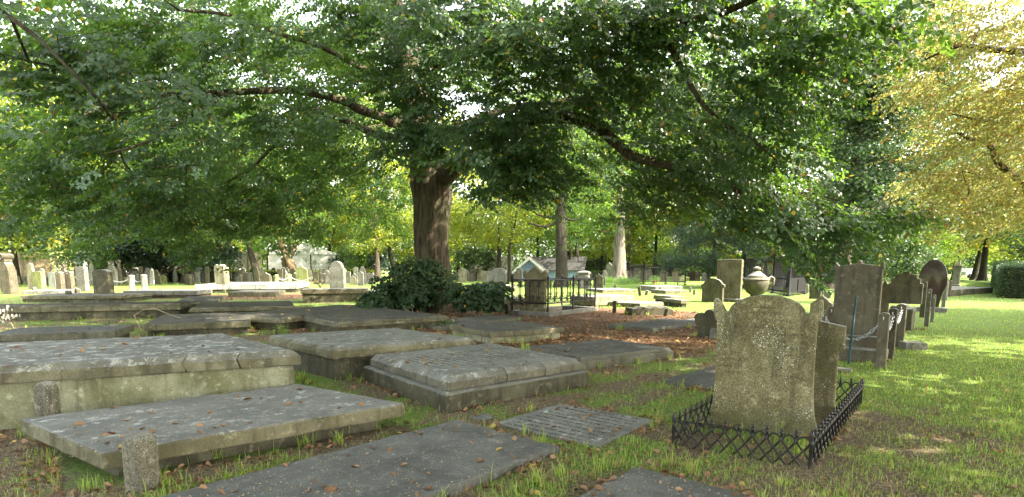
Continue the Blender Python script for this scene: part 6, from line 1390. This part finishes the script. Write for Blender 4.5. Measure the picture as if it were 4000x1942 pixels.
def tuft_at(buf, px, py, z, n, h, spread=.03):
    x0_, y0_ = G(px, py, z); x = x0_ + rg.normal(0, spread, n); y = y0_ + rg.normal(0, spread, n); H = h * rg.uniform(.4, 1, n); a = rg.uniform(0, 6.28, n); ln = H * rg.uniform(.1, .8, n); w_ = .0032
    p = np.stack([x, y, np.full(n, z - .01)], -1); s = np.stack([-np.sin(a) * w_, np.cos(a) * w_, 0 * a], -1); mid = p + np.stack([np.cos(a) * ln * .35, np.sin(a) * ln * .35, H * .62], -1); tip = p + np.stack([np.cos(a) * ln, np.sin(a) * ln, H], -1)
    V = np.stack([p - s, p + s, mid + s * .8, mid - s * .8, tip + s * .12, tip - s * .12], 1).reshape(-1, 3); i = np.arange(n)[:, None] * 6
    buf.add(V, np.stack([i + [0, 1, 2, 3], i + [3, 2, 4, 5]], 1).reshape(-1, 4), np.repeat(rg.random(n) * .6 + .4, 2))
for args in ((2050, 1365, .35, 26, .17), (1690, 1830, 0, 16, .09), (1150, 1725, 0, 40, .17), (1190, 1740, 0, 34, .15), (760, 1800, 0, 40, .14), (850, 1790, 0, 30, .13), (1340, 1690, 0, 36, .18), (1420, 1650, 0, 30, .15), (1560, 1600, 0, 24, .15), (1690, 1590, 0, 24, .14), (1100, 1310, .0, 40, .35), (2620, 1820, 0, 34, .15), (2700, 1850, 0, 30, .15), (2100, 1890, 0, 40, .16), (2190, 1860, 0, 30, .14), (3120, 1780, 0, 40, .22), (3060, 1700, 0, 20, .2), (330, 1175, .0, 34, .5, .08), (640, 1900, 0, 40, .1), (900, 1880, 0, 36, .1), (90, 1700, 0, 34, .16), (3050, 1900, 0, 30, .1)): tuft_at(b, *args)
tag(b.obj('grass', M['grass'], None, False), 'fresh green grass growing between and around the graves', 'grass', kind='stuff')
b = Buf(); blades(120000, .03, .13, .0021, b, lambda x, y: .8 * (1 - .75 * np.clip(f_green(x, y), 0, 1)) * (y < 26), lie=True)
tag(b.obj('dry_straw', M['straw'], None, False), 'dry needles and straw matted on the soil', 'straw', kind='stuff')
def litter(n, keep, smin, smax, buf, slabs=.05):
    x, y = screen_pts(n, rg); m, zt_ = on_slab(x, y); k = np.where(m, rg.random(len(x)) < slabs * (1 + 5 * f_litter(x, y)), rg.random(len(x)) < keep(x, y)); x, y, z = x[k], y[k], np.where(m, zt_ + .004, gz(x, y) + .006)[k]; n = len(x)
    d = np.hypot(x, y); V, Q_ = leaf6(1.0, .6, .2); sc_ = rg.uniform(smin, smax, n) * (1 + .5 * np.clip((d - 10) / 10, 0, 2))
    scatter(buf, [(V * np.array([1, 1, 1.6]) - np.array([.5, 0, 0]), Q_, [])], np.stack([x, y, z + .12 * sc_], -1), rg.uniform(0, 6.28, n), rg.normal(0, .28, n), rg.normal(0, .5, n), sc_, rg)
b = Buf(); litter(90000, lambda x, y: f_litter(x, y), .04, .085, b, .012); litter(14000, lambda x, y: .55 * (1 - f_path(x, y)) * (y < 22), .02, .075, b, .010); ex, ey = [], []
for (cx, cy, rz, L, W, z) in SLABS:
    if L < .5 or math.hypot(cx, cy) > 24: continue
    for _ in range(int(5 * (L + W))):
        f0 = rg.uniform(-.5, .5); s_ = rg.integers(4); m_ = rg.integers(2, 14)
        for _k in range(m_):
            f = f0 + rg.normal(0, .05); o = abs(rg.normal(.02, .06)) + .01; a, c_ = ((f * L, W / 2 + o), (f * L, -W / 2 - o), (L / 2 + o, f * W), (-L / 2 - o, f * W))[s_]
            ex.append(cx + a * math.cos(rz) - c_ * math.sin(rz)); ey.append(cy + a * math.sin(rz) + c_ * math.cos(rz))
ex, ey = np.array(ex), np.array(ey); m_, _z = on_slab(ex, ey); ex, ey = ex[~m_], ey[~m_]; n_ = len(ex); V_, Q2 = leaf6(1.0, .6, .25); sc2 = rg.uniform(.02, .075, n_)
scatter(b, [(V_ * np.array([1, 1, 1.8]) - np.array([.5, 0, 0]), Q2, [])], np.stack([ex, ey, gz(ex, ey) + .012 + rg.uniform(0, .03, n_)], -1), rg.uniform(0, 6.28, n_), rg.normal(0, .4, n_), rg.normal(0, .6, n_), sc2, rg)
litter(9000, lambda x, y: .35 * f_path(x, y) * (1 - f_green(x, y)), .03, .07, b, .0)
tag(b.obj('fallen_leaves', M['dead'], None, False), 'brown fallen leaves strewn over soil and slabs', 'fallen leaves', kind='stuff')
b = Buf(); litter(70000, lambda x, y: 0 * x, .004, .017, b, .35)
tag(b.obj('needle_litter', M['straw'], None, False), 'specks of dry needles and seed husks on the slabs', 'needle litter', kind='stuff')
# twigs on tombs
def twig(label, pts, r=.006):
    b = Buf(); b.tube([PD(*p) if len(p) == 3 else np.array([*G(p[0], p[1], p[2]), p[2]]) for p in pts], r, 5); tag(b.obj('twig', M['twig']), label, 'twig', 'fallen twigs')
def zpt(px, py, z): x, y = G(px, py, z); return np.array([x, y, z])
def twigz(label, pts, r=.006): b = Buf(); b.tube([zpt(*p) for p in pts], r, 5); tag(b.obj('twig', M['twig']), label, 'twig', 'fallen twigs')
twigz('long pale twig lying on the leaf-strewn dark tomb', [(1030, 1202, .335), (1070, 1197, .34), (1110, 1201, .335), (1157, 1198, .34)], .012)
twigz('arching bare twig over the broad dark tomb', [(552, 1292, .0), (524, 1232, .33), (560, 1210, .45), (605, 1205, .5), (660, 1228, .36), (705, 1243, .33)], .008)
twigz('forked dry twig standing in front of the broad dark tomb', [(600, 1300, 0), (588, 1268, .2), (578, 1255, .32)], .007)
twigz('dry branch stub leaning on the kerb of the railed grave', [(2042, 1232, 0), (2064, 1215, .12), (2082, 1190, .35)], .02)
